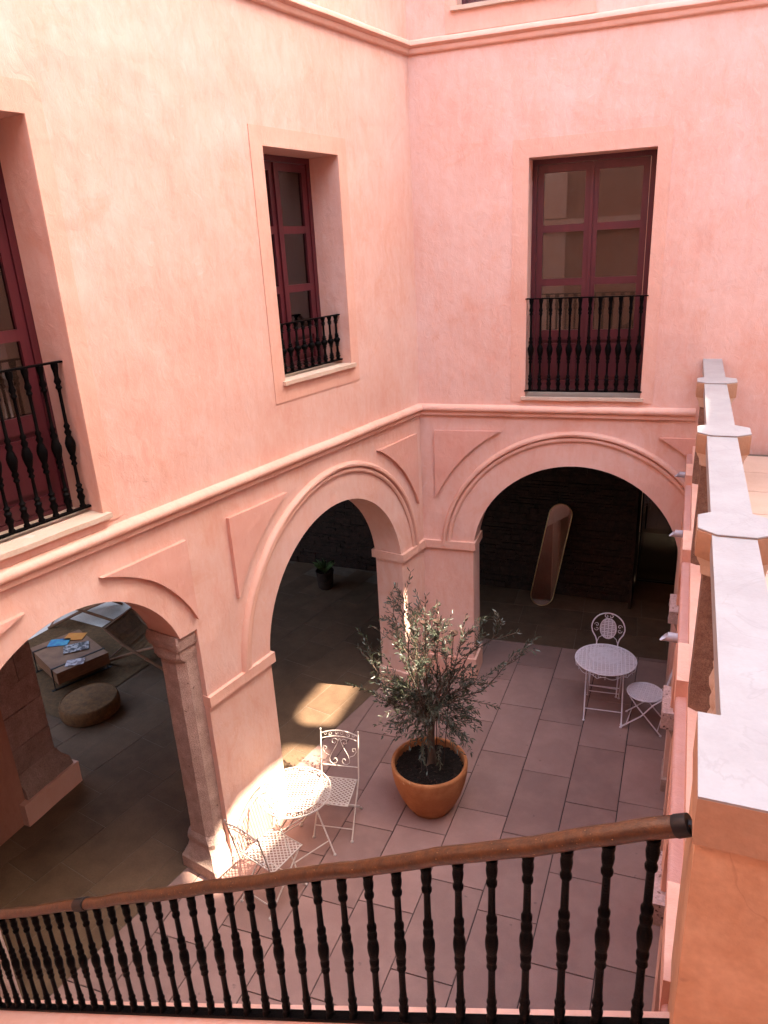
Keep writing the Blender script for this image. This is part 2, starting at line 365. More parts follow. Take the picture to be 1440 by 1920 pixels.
def ring(fac, f, c, a0, a1):
    bm = bmesh.new()
    for prof in ([(1.478, -.01), (1.482, .016), (1.495, .026), (1.515, .028), (1.528, .020), (1.532, -.01)],
                 [(1.538, -.01), (1.540, .03), (1.552, .044), (1.575, .047), (1.592, .036), (1.60, .012), (1.602, -.01)]):
        n = 56
        strip(bm, prof, [a0+(a1-a0)*i/n for i in range(n+1)], lambda a, r, w: f(c[0]+(r+.005*noise.noise(V((a*3, r*8, 1))))*math.cos(a), c[1]+(r+.005*noise.noise(V((a*3, r*8, 1))))*math.sin(a), w+.004*noise.noise(V((a*5, r*9, 4)))))
    return mk('arch_moulding', bm, 'trim', fac, K, smooth=40)
ring(facL, fL, (1.761, 1.80), R(3.2), R(177.6)); ring(facB, fB, (1.826, 1.80), R(30), R(176.5))

def relief(fac, f, poly, nm='relief_panel'):
    bm = bmesh.new(); slab(bm, poly, [], -.01, .038, f); bevel(bm, .004, 1)
    bmesh.ops.subdivide_edges(bm, edges=[e_ for e_ in bm.edges if e_.calc_length() > .12], cuts=5)
    for v in bm.verts: v.co += noise.noise_vector(v.co*5)*.004+noise.noise_vector(v.co*19)*.0015
    return mk(nm, bm, 'panel', fac, K, smooth=30)
def cv(c, r, s0, s1, n=14, top=None):
    out = []
    for i in range(n+1):
        s = s0+(s1-s0)*i/n; z = c[1]+math.sqrt(max(r*r-(s-c[0])**2, 0))
        out.append((s, z if top is None else min(z, top)))
    return out
relief(facL, fL, [(.14, 3.36)] + cv((1.761, 1.79), 1.76, .14, .97)[0:])
relief(facL, fL, [(3.306, 3.37)] + cv((1.761, 1.79), 1.755, 3.306, 2.535))
relief(facL, fL, [(3.785, 3.355)] + cv((4.87, 2.24), 1.16, 3.785, 4.58))
relief(facL, fL, [(5.955, 3.355)] + cv((4.87, 2.24), 1.16, 5.955, 5.16))
relief(facB, fB, [(.18, 3.375)] + cv((1.826, 1.80), 1.80, .18, .97))
relief(facB, fB, [(2.70, 3.365), (3.06, 3.365), (3.06, 3.10), (2.9, 3.235)])

def bxpart(name, fac, f, dims, mat, bev=.006, rough=0, seed=0, org=K, smooth=30):
    bm = bmesh.new(); box(bm, *dims, f=f)
    if rough: roughen(bm, rough, 3, seed)
    elif bev: bevel(bm, bev, 2)
    return mk(name, bm, mat, fac, org, smooth=smooth)
bxpart('impost', facL, fL, (-.02, .575, 1.853, 1.955, -.42, .036), 'trim')
bxpart('impost', facL, fL, (2.945, 3.797, 1.79, 1.893, -.42, .036), 'trim')
bxpart('impost', facB, fB, (-.02, .666, 1.858, 1.960, -.42, .036), 'trim')
bxpart('plinth', facL, fL, (.03, .575, 0, .29, -.41, .025), 'trim', .01)
bxpart('plinth', facB, fB, (.03, .663, 0, .293, -.41, .028), 'trim', .01)
def surround(fac, f, o, h):
    bm = bmesh.new(); slab(bm, rect(o), [rect((h[0], h[1], h[2], h[3]))], -.01, .008, f)
    mk('window_surround', bm, 'trim', fac, K, smooth=30)
e = .001
surround(facL, fL, (1.21, 2.53, 4.185, 6.41), (W2[0]-e, W2[1]+e, W2[2]-e, W2[3]+e))
surround(facL, fL, (4.322, 5.9, 3.73, 6.456), (W1[0]-e, W1[1]+e, W1[2]-e, W1[3]+e))
surround(facB, fB, (1.081, 2.60, 3.73, 6.394), (W3[0]-e, W3[1]+e, W3[2]-e, W3[3]+e))
surround(facB, fB, (.40, 1.84, 7.40, 9.39), (W4[0]-e, W4[1]+e, W4[2]-e, W4[3]+e))
for fac, f, d, sd in ((facL, fL, (1.30, 2.42, 4.334, 4.368, -.38, .045), 1), (facL, fL, (4.41, 5.80, 3.768, 3.802, -.38, .06), 2),
                  (facB, fB, (1.20, 2.50, 3.757, 3.792, -.30, .045), 3), (facB, fB, (.46, 1.76, 7.585, 7.622, -.30, .045), 4)):
    bm = bmesh.new(); box(bm, *d, f=f); bmesh.ops.subdivide_edges(bm, edges=bm.edges, cuts=9, use_grid_fill=True)
    for v in bm.verts:
        v.co += noise.noise_vector(v.co*9+V((sd, 0, 0)))*.006
    mk('window_sill', bm, 'cream', fac, K, smooth=50)

# ------------------------------------------------------------------ windows (parts of their facade)
def window(fac, f, w, depth, rows, panel):
    u0, u1, v0, v1 = w; H = v1-v0; fw = .05
    bm = bmesh.new(); slab(bm, rect((u0-.002, u1+.002, v0-.002, v1+.002)), [rect((u0+fw, u1-fw, v0+.03, v1-fw))], -depth-.07, -depth, f)
    bevel(bm, .006, 1); fr = mk('window', bm, 'maroon', fac, K, smooth=30)
    mid = (u0+u1)/2
    for a, b in ((u0+fw+.004, mid-.003), (mid+.003, u1-fw-.004)):
        st = .065; x0, x1 = a+st, b-st; z0, z1 = v0+.035, v1-fw-.004
        holes = [(x0, x1, v1-H*r1, v1-H*r0) for r0, r1 in rows]
        hs = list(holes)
        if panel: hs.append((x0, x1, v1-H*panel[1], v1-H*panel[0]))
        bm = bmesh.new(); slab(bm, rect((a, b, z0, z1)), [rect(h) for h in hs], -depth-.055, -depth-.012, f)
        bevel(bm, .009, 2); mk('casement', bm, 'maroon', fr, K, smooth=30)
        for h in holes:
            bm = bmesh.new(); slab(bm, rect((h[0]-.006, h[1]+.006, h[2]-.006, h[3]+.006)), [], -depth-.040, -depth-.034, f)
            mk('glass_pane', bm, 'glass', fr, K)
        if panel:
            h = hs[-1]; bm = bmesh.new(); slab(bm, rect((h[0]-.006, h[1]+.006, h[2]-.006, h[3]+.006)), [], -depth-.045, -depth-.035, f)
            box(bm, h[0]+.04, h[1]-.04, h[2]+.04, h[3]-.04, -depth-.036, -depth-.018, f); bevel(bm, .006, 1)
            mk('panel', bm, 'maroon', fr, K, smooth=30)
    bm = bmesh.new(); box(bm, mid-.016, mid+.016, v0+.04, v1-fw-.01, -depth-.014, -depth+.008, f); bevel(bm, .005, 2)
    mk('meeting_bar', bm, 'maroon', fr, K, smooth=30)
rA = ((.055, .265), (.295, .49), (.52, .715)); pA = (.76, .945)
window(facB, fB, W3, .28, rA, pA); window(facL, fL, W1, .33, rA, pA); window(facB, fB, W4, .22, rA, pA)
window(facL, fL, W2, .33, ((.065, .31), (.345, .585), (.62, .80)), (.84, .96))

# curtains/rooms behind: rear walls of upper rooms
# ------------------------------------------------------------------ balusters and window railings
def stair_prof(h, r=.0168):
    k = [(0, 1.12), (.022, 1.12), (.03, .85), (.055, .95), (.085, 1.08), (.11, .80), (.135, 1.06), (.155, .75), (.17, .84), (.20, .72), (.345, .70), (.36, 1.04), (.385, .80),
         (.395, 1.0), (.42, 1.08), (.437, .86), (.45, 1.02), (.485, 1.24), (.515, 1.30), (.545, 1.16), (.565, .88), (.585, 1.06), (.605, 1.08), (.62, .82), (.64, 1.04), (.66, 1.04), (.672, .74), (.69, .72),
         (.84, .66), (.855, 1.02), (.87, 1.04), (.885, .76), (.91, 1.0), (.94, 1.10), (.965, .95), (.978, 1.1), (1, 1.1)]
    return [(r*x, z*h) for z, x in k]
def baluster_prof(h, r=.0125, orn=1.0):
    k = [(0, 1.5), (.012, 1.5), (.02, 1.1), (.05, 1.25), (.075, 1.9), (.10, 1.15), (.125, 1.7), (.14, 1.0), (.16, 1.55), (.175, .85), (.30, .75), (.315, 1.45), (.335, .9),
         (.355, 1.6), (.375, 1.1), (.40, 1.7), (.44, 2.25), (.465, 2.3), (.50, 1.6), (.515, 1.1), (.54, 1.65), (.56, .95), (.58, 1.45), (.60, .8),
         (.80, .72), (.825, .8), (.84, 1.5), (.86, .95), (.88, 1.65), (.91, 1.0), (.94, 1.1), (.975, 1.55), (1, 1.6)]
    return [(r*x*orn if x > 1.2 else r*x, z*h) for z, x in k]
def railing(f, u0, u1, v0, v1, w, n, label, group='cast iron window railings', ext=.012):
    loc = f((u0+u1)/2, v0, w)
    t = thing('window_railing', loc, label, 'railing', 0, group)
    b = bmesh.new(); box(b, u0-ext, u1+ext, v1-.012, v1, w-.02, w+.02, f); bevel(b, .003, 1); mk('top_rail', b, 'iron', t, loc, smooth=30)
    b = bmesh.new(); box(b, u0-ext, u1+ext, v0, v0+.014, w-.018, w+.018, f); bevel(b, .003, 1); mk('bottom_rail', b, 'iron', t, loc, smooth=30)
    b = bmesh.new(); h = v1-v0-.026; lathe(b, baluster_prof(h, .0150), 10)
    src = None
    for i in range(n):
        u = u0+(u1-u0)*(i+.5)/n; p = f(u, v0+.014, w)-loc
        if src is None: src = mk('baluster', b, 'iron', t, smooth=50); o = src
        else: o = inst(src, 'baluster', t)
        o.location = p
    return t
railing(fB, W3[0], W3[1], 3.85, 4.855, .002, 12, 'black cast iron railing across the tall back window above the wide arch')
railing(fL, W2[0], W2[1], 4.40, 4.85, -.115, 10, 'short black iron railing in the smaller left-wall window above the middle arch')
railing(fL, W1[0], W1[1], 3.835, 4.855, -.125, 12, 'tall black cast iron railing in the window at the left picture edge')

# ------------------------------------------------------------------ stone column between the left arches
def octo(w0, w1, s0, s1, c): return [(s0, w0), (s0, w1), (s1-c, w1), (s1, w1-c), (s1, w0+c), (s1-c, w0)]
def column(base_s, name_lab, flip=False):
    g = (lambda u, v, w: fL(base_s+(u if not flip else -u), v, w))
    loc = fL(base_s, 0, -.2)
    t = thing('stone_column', loc, name_lab, 'column')
    def lay(levels, nm, mat, amp, seed):
        b = bmesh.new(); rings = []
        for z, poly in levels: rings.append([b.verts.new(g(s, z, w)) for s, w in poly])
        n = len(rings[0])
        for A, B in zip(rings, rings[1:]):
            for k in range(n): b.faces.new((A[k], A[(k+1) % n], B[(k+1) % n], B[k]))
        b.faces.new(list(reversed(rings[0]))); b.faces.new(rings[-1])
        bmesh.ops.subdivide_edges(b, edges=[e_ for e_ in b.edges if e_.calc_length() > .05], cuts=2, use_grid_fill=True)
        for v in b.verts:
            if amp: v.co += noise.noise_vector(v.co*11+V((seed, 0, 0)))*amp + noise.noise_vector(v.co*31)*amp*.4
        return mk(nm, b, mat, t, loc, smooth=24)
    sh = octo(-.36, -.055, 0, .178, .062)
    def grow(p, k, up=0): return octo(-.36-k, -.055+k*.9, -.0-(k*.3), .178+k, max(.062-k*.5, .006))
    zs = [.44, .95, 1.42, 1.9, 2.30]
    lay([(z, sh) for z in zs], 'shaft', 'rough_stone', .0045, 1)
    lay([(0, octo(-.45, .012, -.02, .235, .012)), (.05, octo(-.45, .014, -.02, .237, .012)), (.125, octo(-.447, .010, -.02, .235, .014)), (.15, octo(-.43, -.005, -.015, .222, .02)), (.22, octo(-.40, -.03, -.01, .20, .03)),
         (.30, octo(-.385, -.045, 0, .185, .045)), (.36, octo(-.39, -.04, 0, .195, .04)), (.40, octo(-.38, -.045, 0, .19, .05)), (.44, sh)], 'base', 'rough_stone', .005, 5)
    lay([(2.30, octo(-.36, -.05, 0, .19, .055)), (2.34, octo(-.37, -.048, 0, .20, .03)), (2.41, octo(-.37, -.048, 0, .192, .01)), (2.425, octo(-.40, -.028, 0, .205, .008)), (2.49, octo(-.41, -.022, 0, .212, .008)), (2.552, octo(-.40, -.03, 0, .20, .012))], 'capital', 'rough_stone', .006, 9)
    return t
column(3.79, 'pinkish grey octagonal stone column between the two left arches')
column(5.95, 'stone half column on the near side of the left arch', True)

# ------------------------------------------------------------------ RIGHT arcade, ledge, balustrade
facR = thing('arcade_wall', (.15, 4, 0), 'pink arcade wall below the white balustrade on the right', 'arcade wall')
RO = V((.15, 4, 0))
cols = [-1.9, -.15, 1.6, 3.35, 5.09, 6.8]
outer = [(-4, 0)]
for a, b in zip([-3.65]+cols, cols+[8.55]):
    c = (a+b)/2; r = (b-a)/2-.16
    if b > 8.5: c = 7.62; r = .50
    outer += [(c-r, 0)] + arc((c, 2.10), r, PI, 0, 20) + [(c+r, 0)]
outer += [(8.25, 0), (8.25, 3.08), (-4, 3.08)]
bm = bmesh.new(); slab(bm, outer, [], -.35, 0, fR); mk('wall', bm, 'plaster', facR, RO, smooth=25)
bm = bmesh.new()
for a, b in zip([-3.65]+cols, cols+[8.55]):
    c = (a+b)/2; r = (b-a)/2-.10
    if b > 8.5: c = 7.62; r = .56
    strip(bm, [(r, -.01), (r, .028), (r+.03, .034), (r+.06, .028), (r+.06, -.01)], [PI*i/24 for i in range(25)], lambda t, q, w: fR(c+q*math.cos(t), 2.10+q*math.sin(t), w))
mk('arch_moulding', bm, 'trim', facR, RO, smooth=40)
for y in cols[1:]:
    relief_poly = [(y-.34, 2.93), (y+.34, 2.93), (y+.10, 2.66), (y, 2.45), (y-.10, 2.66)]
    bm = bmesh.new(); slab(bm, relief_poly, [], -.01, .024, fR); bevel(bm, .005, 1); mk('relief_panel', bm, 'panel', facR, RO, smooth=30)
# ledge
bm = bmesh.new()
prof = [(-.3, 3.085), (.012, 3.085), (.020, 3.10), (.028, 3.125), (.045, 3.14), (.050, 3.165), (.047, 3.19), (.036, 3.20), (-.3, 3.20)]
strip(bm, prof, [-4+12.2*i/80 for i in range(81)], lambda y, a, b: V((.15-a+.002*noise.noise(V((y*3, a, 0))), y, b+.002*noise.noise(V((y*3, 7, 0))))))
mk('ledge', bm, 'ledgeshade', facR, RO, smooth=50)
bm = bmesh.new(); box(bm, .153, .52, -4, 8.2, 3.195, 3.29); bevel(bm, .01, 2)
mk('coping', bm, 'trim', facR, RO, smooth=30)
ped = [3.33, 5.08, 6.91]
for y in ped+[1.62]:
    bm = bmesh.new(); box(bm, .098, .156, y+.13, y+.52, 3.10, 3.296); bevel(bm, .008, 2)
    mk('bracket_block', bm, 'trim', facR, RO, smooth=30)
for i, y in enumerate((3.35, 5.09, 6.76)):
    lab = ['rough pitted stone column top nearest the stair railing, right arcade', 'rough pitted stone column top beside the small white chair', 'farthest rough stone column top of the right arcade'][i]
    t = thing('arcade_column', (.3, y, 0), lab, 'column')
    o = V((.3, y, 0))
    b = bmesh.new(); box(b, .062, .50, y-.19, y+.19, 1.965, 2.10); roughen(b, .011, 5, i*3.3, 16); mk('capital', b, 'capital_stone', t, o, smooth=60)
    b = bmesh.new(); lv = [(.175, .13, .15), (.16, .13, .35), (.165, .13, 1.75), (.14, .15, 1.86), (.10, .18, 1.965)]
    rr = []
    for x, hw, z in lv:
        x1 = .5; c = .05
        rr.append([b.verts.new(p) for p in ((x+c, y-hw, z), (x1, y-hw, z), (x1, y+hw, z), (x+c, y+hw, z), (x, y+hw-c, z), (x, y-hw+c, z))])
    for A, B in zip(rr, rr[1:]):
        for k in range(6): b.faces.new((A[k], A[(k+1) % 6], B[(k+1) % 6], B[k]))
    b.faces.new(rr[0]); b.faces.new(rr[-1]); mk('shaft', b, 'rough_stone', t, o, smooth=30)
    b = bmesh.new(); box(b, .135, .52, y-.17, y+.17, 0, .15); bevel(b, .012, 2); mk('base', b, 'rough_stone', t, o, smooth=30)
for i, y in enumerate((7.93, 6.2, 4.38)):
    b = bmesh.new(); n = 10; ro, ri = .030, .026
    for k in range(2):
        pass
    # split pipe: a half gutter with a slanted mouth
    def pp(x, a, r): return V((x, y+r*math.cos(a), 3.03+r*math.sin(a)))
    A0 = R(-200); A1 = R(20)
    rings = []
    for s in range(n+1):
        a = A0+(A1-A0)*s/n; xt = .055-.055*(1-(math.sin(a)+1)/2)
        rings.append([b.verts.new(pp(.17, a, ro)), b.verts.new(pp(xt, a, ro)), b.verts.new(pp(xt, a, ri)), b.verts.new(pp(.17, a, ri))])
    for A, B in zip(rings, rings[1:]):
        for k in range(4): b.faces.new((A[k], A[(k+1) % 4], B[(k+1) % 4], B[k]))
    # upper shell closes the pipe further back
    tube(b, [(.17, y, 3.03), (.045, y, 3.03)], ro+.001, 14)
    o = mk('drain_spout', b, 'pvc', None, (.15, y, 3.03), smooth=40, cat='drain spout', group='grey drain spouts under the ledge',
       label=['farthest grey plastic drain spout below the balustrade', 'middle grey plastic drain spout beside the arch edge', 'nearest grey plastic drain spout above the small white chair'][i])
    o.location = (.15, y, 3.03)

bal = thing('stone_balustrade', (.26, 5, 3.29), 'white topped stone balustrade running away along the right side', 'balustrade')
BO = V((.26, 5, 3.29))
bm = bmesh.new()
ys = [1.83]+ped+[8.21]
for a, b in zip(ys, ys[1:]):
    bm = bmesh.new(); box(bm, .171, .347, a+(.0 if a < 2 else .0)+.001, b-.001, 4.112, 4.206); bevel(bm, .006, 2)
    mk('rail', bm, 'marble', bal, BO, smooth=30)
def hexpoly(y, k=0): return [(.113+k, y-.085), (.113+k, y+.085), (.19, y+.150-k), (.345, y+.150-k), (.432-k, y+.085), (.432-k, y-.085), (.345, y-.150+k), (.19, y-.150+k)]
def loft(bm, levels):
    rings = [[bm.verts.new((x, y, z)) for x, y in poly] for z, poly in levels]; n = len(rings[0])
    for A, B in zip(rings, rings[1:]):
        for k in range(n): bm.faces.new((A[k], A[(k+1) % n], B[(k+1) % n], B[k]))
    bm.faces.new(list(reversed(rings[0]))); bm.faces.new(rings[-1])
for y in ped:
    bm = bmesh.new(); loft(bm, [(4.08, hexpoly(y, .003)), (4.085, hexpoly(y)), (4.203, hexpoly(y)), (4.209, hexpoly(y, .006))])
    mk('pedestal_cap', bm, 'bounce_sandstone', bal, BO, smooth=30)
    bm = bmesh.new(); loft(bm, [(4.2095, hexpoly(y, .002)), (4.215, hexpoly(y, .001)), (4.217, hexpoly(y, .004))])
    mk('skylit_cap_top', bm, 'marble', bal, BO, smooth=30)  # separate pale top stands in for sky light on the cap stone
    bm = bmesh.new(); loft(bm, [(3.99, hexpoly(y, .045)), (4.00, hexpoly(y, .030)), (4.04, hexpoly(y, .026)), (4.065, hexpoly(y, .012)), (4.08, hexpoly(y, .008))])
    mk('pedestal_moulding', bm, 'cream', bal, BO, smooth=30)
    bm = bmesh.new(); loft(bm, [(3.29, hexpoly(y, .04)), (3.992, hexpoly(y, .044))])
    mk('pedestal', bm, 'granite', bal, BO, smooth=30)
sp = [(.045, 0), (.045, .05), (.03, .06), (.036, .09), (.024, .12), (.024, .20), (.040, .24), (.044, .28), (.03, .33), (.036, .36), (.022, .40), (.026, .50), (.040, .53), (.026, .57), (.024, .68), (.036, .70), (.036, .73), (.045, .75), (.045, .822)]
bm = bmesh.new(); lathe(bm, sp, 12); src = mk('baluster', bm, 'cream', bal, smooth=40); first = True
for a, b in zip(ys, ys[1:]):
    a2 = a+(.10 if a < 2 else .17); b2 = b-.17 if b < 8 else b-.1
    n = 8
    for i in range(n):
        y = a2+(b2-a2)*(i+.5)/n
        o = src if first else inst(src, 'baluster', bal); first = False
        o.location = V((.262, y, 3.29))-BO
# newel
nw = thing('stone_newel', (.4, 1.66, 3), 'big veined peach marble newel with white cap at the stair head', 'newel')
NO = V((.4, 1.66, 3))
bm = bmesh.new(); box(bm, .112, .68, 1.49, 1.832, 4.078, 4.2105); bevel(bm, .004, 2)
mk('cap', bm, 'bounce_sandstone', nw, NO, smooth=30)
bm = bmesh.new(); box(bm, .1125, .6795, 1.4905, 1.8315, 4.2108, 4.2175); bevel(bm, .002, 1); mk('skylit_cap_top', bm, 'marble', nw, NO, smooth=30)  # pale sky-lit top, added as on the pedestal caps
bm = bmesh.new(); box(bm, .119, .67, 1.500, 1.825, 2.6, 4.079); bevel(bm, .005, 2)
mk('body', bm, 'peach_marble', nw, NO, smooth=30)

# terrace floor (setting) with its tiles
tf = bmesh.new(); box(tf, .50, 7.6, -4, 8.25, 3.0, 3.21)
terrace = mk('terrace_floor', tf, 'mortar', None, kind='structure')
bm = bmesh.new(); box(bm, -.296, .296, -.296, .296, 0, .014); bevel(bm, .002, 1); tsrc = None
for i in range(11):
    for j in range(20):
        x = .82+i*.6; y = -3.6+j*.6
        if x > 7.3 or y > 8.0 : continue
        if tsrc is None: tsrc = mk('tile', bm, 'tile', terrace, smooth=30); o = tsrc
        else: o = inst(tsrc, 'tile', terrace)
        o.location = (x, y, 3.212)

# ------------------------------------------------------------------ stair railing and stair
Dr = V((-.86, .085, -.504)).normalized(); A0 = V((.106, 1.60, 4.034))
sr = thing('stair_railing', A0, 'brown wooden handrail on black iron balusters sloping down across the foreground', 'railing')
bm = bmesh.new()
pts = [A0+Dr*(.02+5.3*i/60)+V((0, 0, .0035*math.sin(i*.9)+.002*math.sin(i*2.3))) for i in range(61)]
tube(bm, pts, [.0280-.003*i/60 for i in range(61)], 16); mk('handrail', bm, 'railwood', sr, A0, smooth=60)
bm = bmesh.new(); tube(bm, [A0+Dr*-.004, A0+Dr*.03, A0+Dr*.034], [.0288, .0298, .0285], 16); tube(bm, [A0+V((.014, 0, 0)), A0+Dr*.0], .014, 8)
mk('end_cap', bm, 'blackmetal', sr, A0, smooth=40)
bm = bmesh.new(); c0 = A0+Dr*3.0; tube(bm, [c0, c0+Dr*.09], .0315, 14); mk('collar', bm, 'blackmetal', sr, A0, smooth=40)
VD = .735
bm = bmesh.new()
b0 = A0+Dr*-.02-V((0, 0, VD)); b1 = A0+Dr*5.3-V((0, 0, VD))
hexa(bm, [b0+V((0, -.02, -.008)), b1+V((0, -.02, -.008)), b1+V((0, .02, -.008)), b0+V((0, .02, -.008)), b0+V((0, -.02, .008)), b1+V((0, -.02, .008)), b1+V((0, .02, .008)), b0+V((0, .02, .008))])
mk('bottom_rail', bm, 'iron', sr, A0)
bm = bmesh.new(); lathe(bm, stair_prof(VD-.03), 14)
src = None
for i in range(41):
    l = .088+.1288*i; p = Dr*l-V((0, 0, VD-.0))
    if src is None: src = mk('baluster', bm, 'iron', sr, smooth=50); o = src
    else: o = inst(src, 'baluster', sr)
    o.location = p
st = thing('staircase', (0, 1.4, 0), 'pink plastered stair flank and coping under the foreground railing', 'staircase')
SO = V((0, 1.4, 0)); bm = bmesh.new()
q0 = b0+V((.1, 0, .058)); q1 = b1+V((0, 0, 0))
def at(l, dy, dz): p = A0+Dr*l-V((0, 0, VD)); return p+V((0, dy, dz))
hexa(bm, [at(-.03, -.34, -.13), at(5.4, -.34, -.13), at(5.4, .055, -.13), at(-.03, .055, -.13), at(-.03, -.34, -.012), at(5.4, -.34, -.012), at(5.4, .055, -.012), at(-.03, .055, -.012)])
bevel(bm, .015, 3); mk('coping', bm, 'trim', st, SO, smooth=40)
bm = bmesh.new()
hexa(bm, [at(-.03, -.30, -.9), at(5.4, -.30, -.9), at(5.4, .03, -.9), at(-.03, .03, -.9), at(-.03, -.30, -.128), at(5.4, -.30, -.128), at(5.4, .03, -.128), at(-.03, .03, -.128)])
mk('flank_wall', bm, 'plaster', st, SO)
bm = bmesh.new(); box(bm, 0, .30, -1.2, 0, 0, .17); bevel(bm, .008, 1); src = None
for i in range(17):
    p = V((.05-.30*(i+1), 1.22, 3.03-.175*(i+1)))
    if src is None: src = mk('step', bm, 'cream', st, smooth=30); o = src
    else: o = inst(src, 'step', st)
    o.location = p-SO

# ------------------------------------------------------------------ floors
def clip(poly, p, n):
    out = []
    for i in range(len(poly)):
        a, b = poly[i], poly[(i+1) % len(poly)]
        da, db = (V(a)-p).dot(n), (V(b)-p).dot(n)
        if da >= 0: out.append(a)
        if (da >= 0) != (db >= 0):
            t = da/(da-db); out.append(tuple(V(a)+(V(b)-V(a))*t))
    return out
def area(poly): return abs(sum(poly[i][0]*poly[(i+1) % len(poly)][1]-poly[(i+1) % len(poly)][0]*poly[i][1] for i in range(len(poly))))/2
def slabpoly(poly, z0, z1, name, mat, parent, inset=.003):
    c = V((sum(p[0] for p in poly)/len(poly), sum(p[1] for p in poly)/len(poly)))
    b = bmesh.new(); n = len(poly)
    # inward offset of each edge
    pl = poly
    sgn = 1 if sum(poly[i][0]*poly[(i+1) % n][1]-poly[(i+1) % n][0]*poly[i][1] for i in range(n)) > 0 else -1
    for i in range(n):
        a, d = V(poly[i]), V(poly[(i+1) % n]); e_ = (d-a)
        if e_.length < 1e-6: continue
        e_.normalize(); nn = V((-e_.y, e_.x))*sgn
        pl = clip(pl, a+nn*inset, nn)
    if len(pl) < 3 or area(pl) < .002: b.free(); return None
    lo = [b.verts.new((p[0]-c.x, p[1]-c.y, z0)) for p in pl]; hi = [b.verts.new((p[0]-c.x, p[1]-c.y, z1-.0015)) for p in pl]
    cc = V((sum(p[0] for p in pl)/len(pl), sum(p[1] for p in pl)/len(pl)))
    tp = [b.verts.new((p[0]-c.x-(p[0]-cc.x)*.006, p[1]-c.y-(p[1]-cc.y)*.006, z1)) for p in pl]; m = len(pl)
    for A, B in ((lo, hi), (hi, tp)):
        for k in range(m): b.faces.new((A[k], A[(k+1) % m], B[(k+1) % m], B[k]))
    b.faces.new(tp)
    o = mk(name, b, mat, parent, smooth=None); o.location = (c.x, c.y, 0); return o
bm = bmesh.new(); box(bm, -14, 9, -6, 16, -.3, -.022)
ground = mk('ground', bm, 'joint', None, kind='structure')
bm = bmesh.new(); box(bm, -5.2, 2.2, -4, 10.9, -.02, -.0105)
cf = mk('courtyard_floor', bm, 'joint', None, kind='structure')
PL_ = fL(0, 0, -.385).to_2d(); nL2 = nL.to_2d()
PB_ = fB(0, 0, -1.05).to_2d(); nB2 = nB.to_2d()
W_ = .5105; X0 = -.2502; L_ = .945
off = {0: 7.246, -1: 7.07, -2: 7.41, -3: 7.59, -4: 7.155, -5: 7.03}
rnd = random.Random(3)
for ci in range(-9, 4):
    o0 = off.get(ci, 7.0+rnd.random()*.9)
    xa = X0+ci*W_; xb = xa+W_
    for j in range(-9, 6):
        ya = o0+j*L_; yb = ya+L_; sk = .054
        poly = [(xa, ya), (xb, ya+sk*W_), (xb, yb+sk*W_), (xa, yb)]
        poly = clip(poly, PL_, nL2)
        if len(poly) > 2: poly = clip(poly, PB_, nB2)
        if len(poly) < 3 or area(poly) < .01: continue
        if max(p[1] for p in poly) < .8: continue
        slabpoly(poly, -.009, .0+rnd.uniform(-.0008, .0008), 'paver', 'paver', cf, .0046)
# interior flagstones
bm = bmesh.new()
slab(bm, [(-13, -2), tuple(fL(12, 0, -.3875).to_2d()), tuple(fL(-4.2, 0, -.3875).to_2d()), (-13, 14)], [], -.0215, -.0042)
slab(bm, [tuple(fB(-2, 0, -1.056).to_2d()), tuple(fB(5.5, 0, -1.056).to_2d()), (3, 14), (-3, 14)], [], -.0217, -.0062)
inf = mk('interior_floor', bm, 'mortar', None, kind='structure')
def frame_stones(f, u_rng, w_rng, lw, hw, cond, rngd, half=None):
    w = w_rng[0]; row = 0
    while w < w_rng[1]:
        dw = hw*rngd.choice((.85, 1, 1.15)); u = u_rng[0]-rngd.random()*lw
        while u < u_rng[1]:
            du = lw*rngd.uniform(.7, 1.35)
            q = [f(a, 0, -b).to_2d() for a, b in ((u, w), (u+du, w), (u+du, w+dw), (u, w+dw))]
            c = sum((p for p in q), V((0, 0)))/4
            if cond(c):
                z = rngd.uniform(-.002, .002)-.001
                poly = [tuple(p) for p in q]
                if half: 
                    for hp, hn in half: poly = clip(poly, hp, hn) if len(poly) > 2 else poly
                if len(poly) > 2 and area(poly) > .01: slabpoly(poly, -.0105, z, 'flagstone', 'flag', inf, .004)
            u += du
        w += dw; row += 1
rn = random.Random(11)
# dark border stones along the inner face of the left arches
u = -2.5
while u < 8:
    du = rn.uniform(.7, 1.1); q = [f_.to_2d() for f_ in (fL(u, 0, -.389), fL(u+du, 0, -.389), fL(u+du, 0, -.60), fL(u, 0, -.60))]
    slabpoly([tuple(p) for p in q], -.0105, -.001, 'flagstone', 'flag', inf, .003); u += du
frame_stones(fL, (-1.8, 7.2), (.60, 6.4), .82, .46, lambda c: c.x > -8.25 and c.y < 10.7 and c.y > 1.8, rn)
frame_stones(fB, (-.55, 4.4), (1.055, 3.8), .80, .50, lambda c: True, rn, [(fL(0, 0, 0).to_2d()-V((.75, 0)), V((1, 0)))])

bm = bmesh.new(); box(bm, -10.99, -8.25, -4, 9.3, -.02, .004); mk('patio_floor', bm, 'patio', None, kind='structure')
